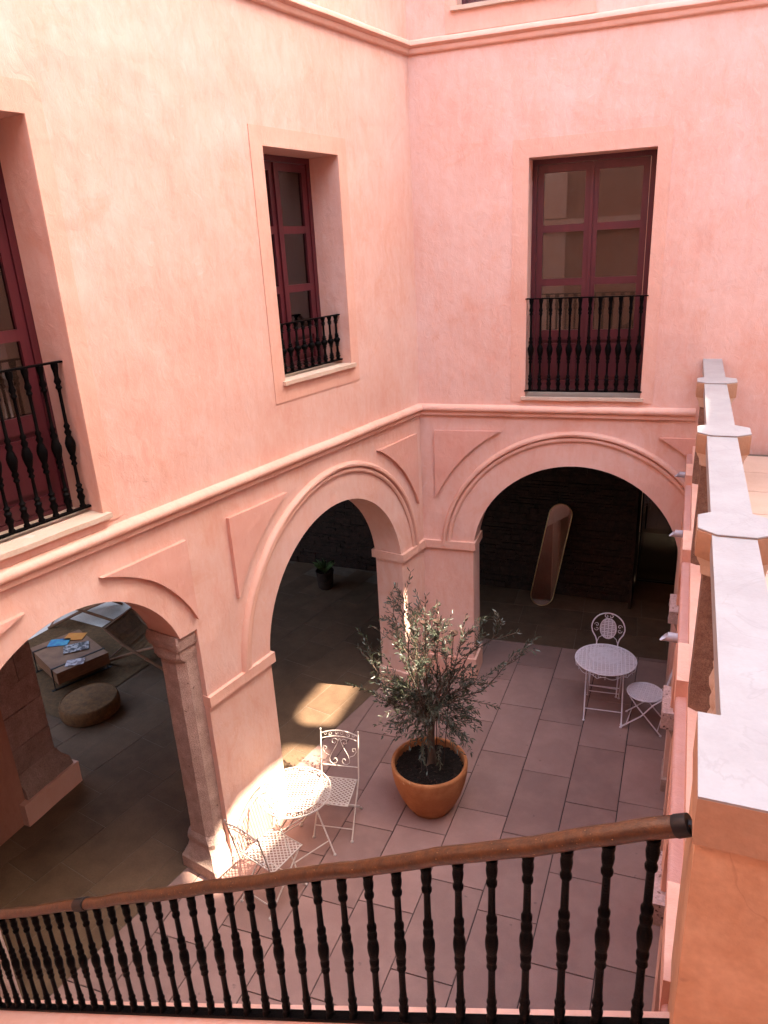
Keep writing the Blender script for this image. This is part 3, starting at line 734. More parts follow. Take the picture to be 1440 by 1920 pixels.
# ------------------------------------------------------------------ building shell, dark rooms
def shell(name, dims, mat, label, cat='wall'):
    bm = bmesh.new(); box(bm, *dims); c = V(((dims[0]+dims[1])/2, (dims[2]+dims[3])/2, dims[4]))
    o = mk(name, bm, mat, None, c, label=label, cat=cat); o.location = c; return o
bm = bmesh.new()
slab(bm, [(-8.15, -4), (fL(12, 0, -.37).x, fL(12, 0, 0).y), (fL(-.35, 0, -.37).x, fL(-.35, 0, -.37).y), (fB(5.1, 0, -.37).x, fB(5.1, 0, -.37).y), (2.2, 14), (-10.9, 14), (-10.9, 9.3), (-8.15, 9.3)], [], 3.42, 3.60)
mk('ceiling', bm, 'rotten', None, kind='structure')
shell('outer_wall', (-8.35, -8.152, -4, 9.2, 3.605, 9.4), 'plaster', 'hidden west wall of the upper rooms behind the left facade')
shell('outer_wall', (-11.3, -11.0, -4, 14, 0, 3.6), 'plaster', 'low far wall of the second patio beyond the lounge')
shell('outer_wall', (-11, 8, 13.9, 14.2, 0, 9.4), 'plaster', 'hidden north wall behind the back rooms')
shell('outer_wall', (-8.2, 9, -1.5, -1.2, 0, 11.8), 'redplaster', 'stone south wall of the courtyard behind the viewer')
for x in (-6.5, -4.2, -1.9, .4, 2.7, 5.0, 7.3):
    bm = bmesh.new(); box(bm, -.28, .28, .002, .12, 0, 5.58); box(bm, -.28, .28, .002, .12, 5.87, 11.7)
    o = mk('pilaster', bm, 'trim', None, None, label='plain pilaster on the wall behind the viewer, out of view', cat='pilaster', group='pilasters behind the viewer'); o.location = (x, -1.2, 0)
bm = bmesh.new(); box(bm, -8, 9, -1.198, -1.02, 5.6, 5.85)
mk('band_course', bm, 'trim', None, (0, -1.2, 0), label='pale band course on the wall behind the viewer, out of view', cat='moulding').location = (0, -1.2, 0)
shell('outer_wall', (4.4, 4.6, -3.99, 8.2, 3.215, 6.3), 'plaster', 'pink upper wall at the back of the terrace, out of view')
shell('outer_wall', (2.25, 2.4, 8.6, 13.35, 0, 3.4), 'brick', 'dark side wall of the glazed back room')
shell('outer_wall', (-11, -8.3, -4.3, -4.0, 0, 3.6), 'plaster', 'low south wall of the second patio')
bm = bmesh.new()
slab(bm, [(-8.30, -4.2), (fL(12, 0, -.02).x, fL(12, 0, 0).y-.3), (fL(12, 0, -.02).x, fL(12, 0, 0).y), (fL(-.35, 0, -.02).x, fL(-.35, 0, -.02).y), (fB(5.1, 0, -.02).x, fB(5.1, 0, -.02).y), (2.2, 14), (-8.30, 14)], [], 9.41, 9.6)
mk('roof', bm, 'dull', None, (0, 0, 9.4), label='flat roof over the left and back wings', cat='roof').location = (0, 0, 9.4)
# rubble wall at the back of the dark ambulatory
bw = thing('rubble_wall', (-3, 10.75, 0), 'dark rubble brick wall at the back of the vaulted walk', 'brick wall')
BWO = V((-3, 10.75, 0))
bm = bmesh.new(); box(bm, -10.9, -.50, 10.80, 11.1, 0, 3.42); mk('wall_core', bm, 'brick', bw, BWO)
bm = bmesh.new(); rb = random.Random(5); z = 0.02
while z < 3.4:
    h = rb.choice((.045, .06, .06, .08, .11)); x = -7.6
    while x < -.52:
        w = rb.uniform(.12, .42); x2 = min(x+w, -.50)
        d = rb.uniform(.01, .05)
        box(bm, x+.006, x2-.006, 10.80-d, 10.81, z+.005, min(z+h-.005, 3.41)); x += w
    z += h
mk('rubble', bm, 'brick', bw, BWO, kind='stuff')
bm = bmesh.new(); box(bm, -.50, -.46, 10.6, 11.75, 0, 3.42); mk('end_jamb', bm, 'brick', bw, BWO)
# glazed room at the back right
gd = thing('glass_door', (.3, 11.7, 0), 'glass door with black pull handle in the dark back right corner', 'glass door')
GO = V((.3, 11.7, 0))
bm = bmesh.new(); slab(bm, rect((-.44, 1.9, 0.02, 3.4)), [], -11.70, -11.69, lambda u, v, w: V((u, -w, v))); mk('glass_pane', bm, 'glass', gd, GO)
bm = bmesh.new(); tube(bm, [(-.37, 11.64, .95), (-.37, 11.64, 1.35)], .014, 8); tube(bm, [(-.37, 11.64, 1.0), (-.37, 11.69, 1.0)], .008, 6); tube(bm, [(-.37, 11.64, 1.3), (-.37, 11.69, 1.3)], .008, 6)
mk('handle', bm, 'blackmetal', gd, GO, smooth=40)
bm = bmesh.new(); box(bm, -.44, 1.9, 11.66, 11.73, 0, .022); box(bm, -.445, -.42, 11.66, 11.73, 0.02, 3.4); mk('door_frame', bm, 'blackmetal', gd, GO)
bm = bmesh.new(); box(bm, -.44, 3, 11.74, 13.9, 0, .002); mk('glazed_room_floor', bm, 'greenfloor', None, kind='structure')
bm = bmesh.new(); box(bm, 0, .34, -.12, .12, 0, .24); bevel(bm, .04, 3); bgt = thing('black_bag', (.30, 12.2, 0), 'black bag on the floor behind the glass door', 'bag')
mk('bag_body', bm, 'blackmetal', bgt, smooth=50)
bm = bmesh.new(); tube(bm, [(.08, 0, .23)]+[(.17-.09*math.cos(a), 0, .24+.13*math.sin(a)) for a in [PI*k/8 for k in range(1, 8)]]+[(.26, 0, .23)], .012, 6); mk('bag_handle', bm, 'blackmetal', bgt, smooth=50)

# interior stone pier seen through the left arch
pier = thing('stone_pier', (-6.15, 4.2, 0), 'old stone block pier on a plastered plinth inside the left arch', 'pier')
PO = V((-6.15, 4.2, 0))
rp = random.Random(2); z = .52; k = 0
while z < 3.4:
    h = rp.choice((.30, .34, .38)); h = min(h, 3.42-z)
    spl = 4.22+(.16 if k % 2 else -.14)
    for a, b in ((3.9, spl), (spl, 4.60)):
        bm = bmesh.new(); box(bm, -6.45, -6.0+rp.uniform(-.006, .006), a+.004, b-.004+(rp.uniform(-.006, .006) if b > 4.5 else 0), z+.004, z+h-.004)
        roughen(bm, .005, 3, k*2.1+a, 8); mk('stone_block', bm, 'block_stone', pier, PO, smooth=50)
    z += h; k += 1
bm = bmesh.new(); box(bm, -6.44, -6.02, 3.91, 4.58, .3, 3.4); mk('mortar_core', bm, 'mortar', pier, PO)
bm = bmesh.new(); loft(bm, [(.26, [(-6.47, 4.085), (-5.91, 4.085), (-5.91, 4.70), (-6.47, 4.70)]), (.36, [(-6.47, 4.085), (-5.92, 4.085), (-5.92, 4.69), (-6.47, 4.69)]), (.44, [(-6.46, 4.085), (-5.97, 4.085), (-5.97, 4.63), (-6.46, 4.63)]), (.52, [(-6.45, 4.085), (-6.0, 4.085), (-6.0, 4.60), (-6.45, 4.60)])])
roughen(bm, .006, 3, 4, 9); mk('moulded_course', bm, 'block_stone', pier, PO, smooth=50)
bm = bmesh.new(); box(bm, -6.50, -5.875, 4.0, 4.74, 0, .262); roughen(bm, .006, 4, 8, 7); mk('plinth', bm, 'trim', pier, PO, smooth=50)
bm = bmesh.new(); box(bm, -6.46, -5.955, 1.0, 4.08, 0, 3.42); mk('plastered_wall', bm, 'redplaster', pier, PO)

# ------------------------------------------------------------------ unseen wall added to shade the court, its holes shape the sun patches
def proj(s, z, xw):          # point of the left wall followed back towards the sun to the plane x = xw
    p = fL(s, z, 0); t = (xw-p.x)/SUNV.x; q = p+SUNV*t; return (q.y, q.z)
XW = 8.4
gaps = [[(.25, .78), (.25, 1.55), (.58, 1.50), (1.05, 1.42), (1.30, 1.33), (1.44, 1.15), (1.49, .95), (1.42, .58), (.95, .70), (.58, .82)],
        [(1.90, .35), (1.90, 1.0), (2.4, .92), (2.95, .74), (3.3, .76), (3.6, .74), (3.85, .62), (4.04, .40), (4.14, .05), (4.12, -.12), (3.75, -.12), (3.3, -.10), (2.9, -.05), (2.4, .05), (2.1, .2)]]
bm = bmesh.new()
holes = [[proj(s, z, XW) for s, z in g] for g in gaps]
slab(bm, [(-1.0, 0), (12.5, 0), (12.5, 21.5), (9.0, 23.0), (5.0, 22.0), (-1.0, 21.5)], holes, XW, XW+.10, lambda u, v, w: V((w, u, v)))
o = mk('sun_mask_wall', bm, 'dull', None, (XW, 4, 0), label='tall wall added east of the court to shape the sunlight, out of view', cat='light blocker'); o.location = (XW, 4, 0)

# ------------------------------------------------------------------ furniture builders
def spiral(c, r0, r1, a0, a1, n, ux, uz):
    return [V(c)+ux*(r0+(r1-r0)*i/n)*math.cos(a0+(a1-a0)*i/n)+uz*(r0+(r1-r0)*i/n)*math.sin(a0+(a1-a0)*i/n) for i in range(n+1)]
def clip_strip(bm, p, d, r, hw, z0, z1, inside=None):
    """flat strip along direction d through p, cut to a circle of radius r"""
    d = V(d).normalized(); n = V((-d.y, d.x)); q = V(p); b = q.dot(d); c = q.dot(q)-r*r; D = b*b-c
    if D <= 0: return
    t0, t1 = -b-math.sqrt(D), -b+math.sqrt(D)
    if t1-t0 < .01: return
    A, B = q+d*t0, q+d*t1
    P_ = [A-n*hw, B-n*hw, B+n*hw, A+n*hw]
    hexa(bm, [(x.x, x.y, z0) for x in P_]+[(x.x, x.y, z1) for x in P_])
def lattice_round(bm, r, pitch, hw, z, th=.0015, a=(45, 135)):
    for k, ang in enumerate(a):
        d = V((math.cos(R(ang)), math.sin(R(ang)))); n = V((-d.y, d.x)); m = int(r/pitch)+1
        for i in range(-m, m+1): clip_strip(bm, n*(i*pitch), d, r, hw, z-th*(1+k*.9), z-k*.0007)
def lattice_rect(bm, x0, x1, y0, y1, pitch, hw, z, ang=(38, 142)):
    for k, an in enumerate(ang):
        d = V((math.cos(R(an)), math.sin(R(an)))); n = V((-d.y, d.x)); c = V(((x0+x1)/2, (y0+y1)/2)); m = 40
        for i in range(-m, m+1):
            q = c+n*(i*pitch); lo, hi = -9, 9
            for ax, (a, b) in enumerate(((x0, x1), (y0, y1))):
                t0, t1 = (a-q[ax])/d[ax], (b-q[ax])/d[ax]
                if t0 > t1: t0, t1 = t1, t0
                lo, hi = max(lo, t0), min(hi, t1)
            if hi-lo < .008: continue
            A, B = q+d*lo, q+d*hi; P_ = [A-n*hw, B-n*hw, B+n*hw, A+n*hw]
            hexa(bm, [(x.x, x.y, z-.0015*(1+k)) for x in P_]+[(x.x, x.y, z-.0008*k) for x in P_])
def basket(bm, inside, half, z0, z1, f=ID, cell=.045):
    """plate with groups of slots; inside(x,y) tells whether the cell point lies on the plate"""
    m = int(half/cell)+1; s = cell/9.0
    for j in range(-m, m+1):
        y = j*cell
        for (ya, yb, solid) in ((0, 1, True), (1, 4, False), (4, 5, True), (5, 8, False), (8, 9, True)):
            yc = y+(ya+yb)/2*s
            if solid:
                xs = [x*.005 for x in range(int(-half/.005)-1, int(half/.005)+2) if inside(x*.005, yc)]
                if xs: box(bm, min(xs), max(xs), y+ya*s, y+yb*s, z0, z1, f)
            else:
                for i in range(-m, m+1):
                    for (xa, xb) in ((-1.3, 1.3), (2.3, 3.1), (4.1, 4.9), (5.9, 6.7)):
                        xc = i*cell+(xa+xb)/2*s
                        if inside(xc, yc): box(bm, i*cell+xa*s, i*cell+xb*s, y+ya*s, y+yb*s, z0, z1, f)
def cross_leg(bm_list, half, zt, ya, yb, r=.0085):
    pass
X3, Y3, Z3 = V((1, 0, 0)), V((0, 1, 0)), V((0, 0, 1))
def foot(bm, p): lathe(bm, [(.006, .0), (.016, .002), (.017, .008), (.010, .018), (.007, .022)], 8, p)

def table_legs(t, mat, half, zt):
    for s, k in ((1, 0), (-1, .028)):
        h = half-k
        for sx in (-1, 1):
            b = bmesh.new(); tube(b, [(sx*h, s*.20, zt), (sx*h, -s*.27, .012)], .0085, 8); foot(b, (sx*h, -s*.27, 0)); mk('leg', b, mat, t, smooth=50)
        for q in ((.30, .83) if s > 0 else (.62, .83)):
            b = bmesh.new(); y = s*.20-s*.47*q; z = zt*(1-q); tube(b, [(-h, y, z), (h, y, z)], .006, 6); mk('cross_bar', b, mat, t, smooth=50)

def lattice_table(loc, rz, label):
    t = thing('bistro_table', loc, label, 'table', rz); mat = 'whiteiron'; r = .337; z = .71
    b = bmesh.new(); lattice_round(b, r*.80, .030, .0046, z); mk('lattice_top', b, mat, t)
    b = bmesh.new()
    tube(b, [(r*math.cos(a), r*math.sin(a), z-.004) for a in [2*PI*k/64 for k in range(64)]], .0065, 8, closed=True)
    tube(b, [(r*.80*math.cos(a), r*.80*math.sin(a), z-.002) for a in [2*PI*k/56 for k in range(56)]], .0042, 6, closed=True)
    mk('rim', b, mat, t, smooth=50)
    b = bmesh.new(); n = 18
    for k in range(n):
        a = 2*PI*k/n; c = V((math.cos(a), math.sin(a), 0)); tn = V((-math.sin(a), math.cos(a), 0)); m = c*(r*.90)+V((0, 0, z-.003))
        for sg in (1, -1):
            tube(b, spiral(m+tn*(.026*sg), .024, .006, R(-100 if sg > 0 else -80), R(-100+330 if sg > 0 else -80-330), 14, c, tn), .0032, 5)
        tube(b, [c*(r*.80)+V((0, 0, z-.003))+tn*.056, c*r+V((0, 0, z-.003))+tn*.056], .003, 5)
    mk('scroll_border', b, mat, t, smooth=60)
    b = bmesh.new(); tube(b, [(r*.97*math.cos(a), r*.97*math.sin(a), z-.028) for a in [2*PI*k/48 for k in range(48)]], .003, 5, closed=True); mk('apron_ring', b, mat, t, smooth=60)
    table_legs(t, mat, .20, z-.01); return t

def basket_table(loc, rz, label):
    t = thing('bistro_table', loc, label, 'table', rz); mat = 'lilaciron'; r = .35; z = .71
    b = bmesh.new(); basket(b, lambda x, y: x*x+y*y < (r-.008)**2, r, z-.003, z); mk('perforated_top', b, mat, t)
    b = bmesh.new(); tube(b, [(r*math.cos(a), r*math.sin(a), z-.003) for a in [2*PI*k/64 for k in range(64)]], .008, 8, closed=True); mk('rim', b, mat, t, smooth=50)
    b = bmesh.new(); n = 12; q = r*.99
    for k in range(n):
        a0, a1 = 2*PI*k/n, 2*PI*(k+1)/n
        P_ = [V((q*math.cos(a0+(a1-a0)*i/12), q*math.sin(a0+(a1-a0)*i/12), z-.068+.034*abs(math.cos(PI*i/12))**1.0 if k % 2 == 0 else z-.034-.030*abs(math.sin(PI*i/12)))) for i in range(13)]
        tube(b, P_, .0038, 5)
        am = (a0+a1)/2; c = V((q*math.cos(am), q*math.sin(am), z-.036)); tn = V((-math.sin(am), math.cos(am), 0))
        if k % 2 == 0:
            for sg in (1, -1): tube(b, spiral(c+tn*sg*.030, .022, .005, R(90), R(90+sg*330), 12, tn, Z3), .003, 5)
        tube(b, [V((q*math.cos(a0), q*math.sin(a0), z-.004)), V((q*math.cos(a0), q*math.sin(a0), z-.07))], .003, 5)
    mk('scalloped_apron', b, mat, t, smooth=60)
    table_legs(t, mat, .215, z-.01); return t

def scroll_chair(loc, rz, label, group):
    """square lattice seat, arched back full of scrolls; the chair faces +y, back at y = -0.2"""
    t = thing('folding_chair', loc, label, 'chair', rz, group); mat = 'whiteiron'; w = .195; zs = .45
    b = bmesh.new(); lattice_rect(b, -.18, .18, -.17, .19, .030, .0042, zs); mk('lattice_seat', b, mat, t)
    b = bmesh.new(); tube(b, [(-.185, -.175, zs), (.185, -.175, zs), (.185, .195, zs), (-.185, .195, zs)], .0075, 6, closed=True); mk('seat_frame', b, mat, t, smooth=50)
    def bk(x, z): return V((x, -.205-(z-.45)*.20, z))
    for sx in (-1, 1):
        b = bmesh.new(); P_ = [bk(sx*w, .92), bk(sx*w, .45), (sx*w, .18, .012)]
        tube(b, P_, .008, 8); foot(b, (sx*w, .18, 0)); lathe(b, [(.004, 0), (.011, .006), (.011, .014), (.004, .022), (0, .024)], 8, bk(sx*w, .92)); mk('back_post', b, mat, t, smooth=50)
        b = bmesh.new(); tube(b, [(sx*(w-.02), .17, zs-.01), (sx*(w-.02), -.27, .012)], .008, 8); foot(b, (sx*(w-.02), -.27, 0)); mk('leg', b, mat, t, smooth=50)
    b = bmesh.new(); tube(b, [(-w, .12, .10), (w, .12, .10)], .006, 6); mk('cross_bar', b, mat, t, smooth=50)
    b = bmesh.new(); tube(b, [(-w+.02, -.22, .085), (w-.02, -.22, .085)], .006, 6); mk('cross_bar', b, mat, t, smooth=50)
    b = bmesh.new()
    tube(b, [bk(x, .885+.045*(1-(x/w)**2)) for x in [-w+2*w*k/12 for k in range(13)]], .0065, 7)
    mk('back_rail', b, mat, t, smooth=50); b = bmesh.new()
    tube(b, [bk(x, .83+.040*(1-(x/w)**2)) for x in [-w+2*w*k/12 for k in range(13)]], .0045, 6)
    mk('back_rail', b, mat, t, smooth=50); b = bmesh.new()
    tube(b, [bk(-w, .56), bk(w, .56)], .0055, 6); mk('back_rail', b, mat, t, smooth=50)
    b = bmesh.new(); bz = (bk(0, 1)-bk(0, 0)).normalized()
    for cx in (-.12, 0, .12):
        c = bk(cx, .878+.042*(1-(cx/w)**2)-.015)
        for sg in (1, -1): tube(b, spiral(c+X3*sg*.022, .022, .005, R(90), R(90-sg*400), 16, X3, bz), .003, 5)
    for sg in (1, -1):
        # heart-shaped lyre: from the top rail middle, swelling down to the lower rail and curling in
        P_ = [bk(sg*x, z) for x, z in ((.004, .845), (.02, .80), (.05, .74), (.085, .68), (.105, .63), (.10, .595), (.07, .575), (.038, .585), (.025, .61), (.035, .635), (.055, .635), (.062, .618))]
        tube(b, P_, .0036, 6)
        tube(b, [bk(sg*x, z) for x, z in ((.01, .82), (.045, .845), (.075, .83), (.075, .80), (.05, .79), (.04, .805))], .0032, 5)
        tube(b, [bk(sg*x, z) for x, z in ((.105, .66), (.15, .68), (.175, .72), (.165, .755), (.135, .75), (.135, .725), (.152, .722))], .0032, 5)
    mk('back_scrolls', b, mat, t, smooth=60); return t

def oval_chair(loc, rz, label, group):
    t = thing('folding_chair', loc, label, 'chair', rz, group); mat = 'lilaciron'; zs = .45; r = .195
    b = bmesh.new(); basket(b, lambda x, y: x*x+y*y < (r-.006)**2, r, zs-.003, zs); mk('perforated_seat', b, mat, t)
    b = bmesh.new(); tube(b, [(r*math.cos(a), r*math.sin(a), zs-.004) for a in [2*PI*k/40 for k in range(40)]], .009, 8, closed=True); mk('seat_frame', b, mat, t, smooth=50)
    def bk(x, z): return V((x, -.20-(z-.45)*.22, z))
    b = bmesh.new(); P_ = [bk(-.13, .46), bk(-.13, .52), bk(-.15, .58), bk(-.19, .64), bk(-.205, .70)]
    P_ += [bk(-.205*math.cos(a), .70+.20*math.sin(a)) for a in [PI*k/16 for k in range(1, 16)]]
    P_ += [bk(.205, .70), bk(.19, .64), bk(.15, .58), bk(.13, .52), bk(.13, .46)]
    tube(b, P_, .0085, 8); mk('back_hoop', b, mat, t, smooth=60)
    b = bmesh.new(); fb = lambda u, v, w: bk(u, .70+v)+V((0, w, 0)); basket(b, lambda x, y: (x/.095)**2+(y/.125)**2 < 1, .125, -.0015, .0015, fb)
    tube(b, [bk(.10*math.cos(a), .70+.13*math.sin(a)) for a in [2*PI*k/28 for k in range(28)]], .006, 6, closed=True); mk('back_medallion', b, mat, t)
    b = bmesh.new(); bz = (bk(0, 1)-bk(0, 0)).normalized()
    for c, ux, uz in ((bk(0, .868), X3, bz), (bk(-.150, .71), bz, X3*-1), (bk(.150, .71), bz, X3)):
        for sg in (1, -1): tube(b, spiral(c+ux*sg*.026-uz*.008, .030, .006, R(90), R(90-sg*360), 14, ux, uz), .0045, 6)
    for sg in (1, -1): tube(b, [bk(sg*x, z) for x, z in ((.01, .565), (.03, .60), (.07, .60), (.11, .57), (.125, .52))], .0045, 6)
    mk('back_scrolls', b, mat, t, smooth=60)
    for sx in (-1, 1):
        b = bmesh.new(); tube(b, [bk(sx*.13, .47), (sx*.165, -.12, .40), (sx*.17, 0, .22), (sx*.17, .215, .012)], .0085, 8); foot(b, (sx*.17, .215, 0)); mk('leg', b, mat, t, smooth=50)
        b = bmesh.new(); tube(b, [(sx*.145, .14, zs-.01), (sx*.145, .06, .33), (sx*.15, -.225, .012)], .0085, 8); foot(b, (sx*.15, -.225, 0)); mk('leg', b, mat, t, smooth=50)
    b = bmesh.new(); tube(b, [(-.17, .155, .08), (.17, .155, .08)], .006, 6); mk('cross_bar', b, mat, t, smooth=50)
    b = bmesh.new(); tube(b, [(-.15, -.19, .07), (.15, -.19, .07)], .006, 6); mk('cross_bar', b, mat, t, smooth=50)
    return t

lattice_table((-3.045, 4.660, 0), R(62), 'round white lattice table in the sunlight by the pink pier')
g1 = 'white scroll-backed chairs at the sunlit table'
scroll_chair((-2.845, 5.055, 0), math.atan2(.98, -.17)-PI/2+PI, 'white scroll-backed chair behind the sunlit lattice table', g1)
scroll_chair((-3.045, 4.180, 0), math.atan2(.97, .235)-PI/2, 'white scroll-backed chair in front of the sunlit table, against the stone column', g1)
basket_table((-.575, 7.845, 0), R(5), 'round pale lilac table with scalloped apron under the back arch')
g2 = 'pale round-seated chairs in the shade of the back arch'
oval_chair((-.62, 8.36, 0), R(181), 'pale chair with oval medallion back behind the lilac table', g2)
oval_chair((-.105, 7.69, 0), R(83), 'pale round-seated chair right of the lilac table by the arcade', g2)

# ------------------------------------------------------------------ pot, olive tree, garden stakes
PC = V((-2.055, 5.645, 0))
pot = thing('terracotta_pot', PC, 'large round terracotta pot holding the olive tree', 'plant pot')
bm = bmesh.new(); lathe(bm, [(.19, 0), (.215, .01), (.265, .09), (.325, .22), (.362, .34), (.380, .44), (.386, .51), (.388, .535), (.384, .553), (.374, .560), (.360, .558), (.350, .545), (.348, .52), (.345, .46), (0, .455)], 64, caps=True)
mk('pot_body', bm, 'terracotta', pot, smooth=50)
bm = bmesh.new(); n = 30
for i in range(10):
    pass
bmesh.ops.create_grid(bm, x_segments=34, y_segments=34, size=.346)
for v in list(bm.verts):
    d = v.co.xy.length
    if d > .349: bm.verts.remove(v); continue
    v.co.z = .485+.02*noise.noise(v.co*7)+.010*noise.noise(v.co*26)+.02*(1-d/.35)
mk('soil', bm, 'soil', pot, smooth=60)
bm = bmesh.new(); rs = random.Random(8)
for i in range(70):
    a, q = rs.uniform(0, 2*PI), .33*math.sqrt(rs.random()); s = rs.uniform(.004, .013); c = V((q*math.cos(a), q*math.sin(a), .505)); az = rs.uniform(0, PI)
    dx, dy = V((math.cos(az), math.sin(az), rs.uniform(-.3, .3)))*s, V((-math.sin(az), math.cos(az), 0))*s*.5
    vv = [bm.verts.new(c+p) for p in (-dx-dy, dx-dy, dx+dy, -dx+dy)]; t_ = bm.verts.new(c+V((0, 0, s*.6)))
    for k in range(4): bm.faces.new((vv[k], vv[(k+1) % 4], t_))
mk('litter', bm, 'rust', pot, kind='stuff')

tree = thing('olive_tree', PC+V((0, 0, .49)), 'young olive tree with long loose upright shoots in the terracotta pot', 'tree')
tr = random.Random(21)
TB = V((.01, .05, 0)); 
bm = bmesh.new()
tp = [TB+V((.004*math.sin(i*1.3), .004*math.cos(i*1.7), .62*i/8)) for i in range(9)]
tube(bm, tp, [.052, .044, .040, .038, .037, .037, .039, .044, .040], 12)
roots = [(tp[0]+V((.07*math.cos(a), .07*math.sin(a), -.0))) for a in (0.5, 2.4, 4.2)]
for q in roots: tube(bm, [q, tp[0]+V((0, 0, .05))], [.012, .03], 7)
for v in bm.verts: v.co += noise.noise_vector(v.co*22)*.006
mk('trunk', bm, 'bark', tree, smooth=70)
leafm = bmesh.new()
def leaf_verts(L=.056, W=.0078):
    return [V((0, 0, 0)), V((W, L*.35, .004)), V((W*.8, L*.7, .003)), V((0, L, -.004)), V((-W*.8, L*.7, .003)), V((-W, L*.35, .004)), V((0, L*.5, -.001))]
LF = ((0, 1, 6), (1, 2, 6), (2, 3, 6), (3, 4, 6), (4, 5, 6), (5, 0, 6))
LV = leaf_verts()
for p in LV: leafm.verts.new(p)
leafm.verts.ensure_lookup_table()
for f in LF: leafm.faces.new([leafm.verts[i] for i in f])
leaves = []
def shoot(base, end, nleaf, start=.25, sag=.0, r0=.006, ls=1.0):
    base, end = V(base), V(end); n = 12; ax = end-base; side = ax.orthogonal().normalized(); side.rotate(Matrix.Rotation(tr.uniform(0, 6.28), 3, ax.normalized()))
    P_ = []
    for i in range(n+1):
        t = i/n; P_.append(base+ax*t+side*math.sin(t*PI)*ax.length*.10*tr.uniform(.7, 1.3)*(1)+V((0, 0, -sag*t*t+.06*math.sin(t*PI)*ax.length)))
    for k in range(nleaf):
        t = start+(1-start)*(k/max(nleaf-1, 1)); x = t*n; i = min(int(x), n-1); p = P_[i].lerp(P_[i+1], x-i); d = (P_[i+1]-P_[i]).normalized()
        for s in (1, -1):
            if tr.random() < .24: continue
            o = d.orthogonal().normalized(); o.rotate(Matrix.Rotation(k*1.45+(0 if s > 0 else PI)+tr.uniform(-.9, .9), 3, d))
            dirn = (d*tr.uniform(.5, 1.1)+o*tr.uniform(.6, 1.0)+V((0, 0, tr.uniform(-.25, .25)))).normalized()
            nrm = (dirn.cross(o.cross(d))+V((tr.uniform(-.5, .5), tr.uniform(-.5, .5), .6))).normalized(); xx = dirn.cross(nrm).normalized(); zz = xx.cross(dirn)
            sc_ = tr.uniform(.6, 1.15)*ls
            leaves.append((Matrix((xx*sc_, dirn*sc_, zz*sc_)).transposed().to_4x4(), p))
    return P_, r0
crown0 = V((.01, .05, .62)); branches = []
def rel(x, y, z): return V((x, y, z))-V((PC.x, PC.y, .49))
tips = [rel(-2.20, 5.72, 2.60), rel(-2.14, 5.66, 2.42), rel(-2.42, 5.72, 2.34), rel(-2.50, 5.78, 2.15), rel(-2.32, 5.55, 2.48), rel(-2.05, 5.70, 2.38), rel(-1.94, 5.66, 2.33), rel(-1.80, 5.72, 2.22), rel(-1.68, 5.74, 2.22),
        rel(-1.02, 5.7, 2.12), rel(-1.18, 5.75, 2.12), rel(-1.50, 5.80, 2.00), rel(-2.80, 5.7, 1.72), rel(-2.60, 5.65, 2.0), rel(-1.36, 5.6, 1.38), rel(-2.66, 5.7, 1.20), rel(-1.40, 5.6, 1.62), rel(-2.55, 5.5, 1.55), rel(-2.0, 5.5, 2.15), rel(-2.2, 5.9, 2.2)]
subs = []
for tpnt in tips:
    P_, r_ = shoot(crown0+V((tr.uniform(-.05, .05), tr.uniform(-.05, .05), tr.uniform(-.12, .02))), tpnt, 24, .28, 0, .008)
    branches.append((P_, .0085))
    for k in range(4):
        i = tr.randint(4, 9); q = P_[i]; e_ = q+(tpnt-crown0).normalized()*tr.uniform(.12, .28)+V((tr.uniform(-.16, .16), tr.uniform(-.16, .16), tr.uniform(-.02, .14)))
        branches.append((shoot(q, e_, 13, .15)[0], .003))
for k in range(95):
    a = tr.uniform(0, 2*PI); ph = tr.uniform(-.55, 1.15); L = tr.uniform(.30, .56)
    d = V((math.cos(a)*math.cos(ph), math.sin(a)*math.cos(ph), math.sin(ph)*.95))
    b0_ = crown0+V((tr.uniform(-.07, .07), tr.uniform(-.07, .07), tr.uniform(-.12, .12)))
    e_ = b0_+d*L
    P_, _ = shoot(b0_, e_, 13, .35, sag=.10 if ph < .2 else 0)
    branches.append((P_, .004))
    q = P_[8]; branches.append((shoot(q, q+V((d.x, d.y, d.z*.4))*.15+V((tr.uniform(-.14, .14), tr.uniform(-.14, .14), tr.uniform(-.10, .06))), 9, .1)[0], .0024))
bmB = bmesh.new()
for i, (P_, r_) in enumerate(branches):
    rr = [r_*(1-.75*k/12) for k in range(13)]
    if r_ > .008:
        b = bmesh.new(); tube(b, P_, rr, 6); mk('branch', b, 'bark', tree, smooth=60)
    else: tube(bmB, P_, rr, 4, cap=False)
mk('twigs', bmB, 'bark', tree, kind='stuff', smooth=60)
camp = V((0, 0, 5.44))-V((PC.x, PC.y, .49))
order = sorted(range(len(leaves)), key=lambda i: -(leaves[i][1].z+.25*leaves[i][1].xy.length))
big = set(order[:300]); src = None; bl = bmesh.new()
for i, (m, p) in enumerate(leaves):
    if i in big:
        if src is None: src = mk('leaf', leafm, 'leaf', tree); o = src
        else: o = inst(src, 'leaf', tree)
        m2 = m.copy(); m2.translation = p; o.matrix_local = m2
    else:
        vv = [bl.verts.new(p+(m.to_3x3()@q)) for q in LV]
        for f in LF: bl.faces.new([vv[k] for k in f])
me = bpy.data.meshes.new('leaves'); bl.to_mesh(me); bl.free(); me.materials.append(M['leaf']); o = bpy.data.objects.new('leaves', me); link(o, tree); tag(o, kind='stuff')

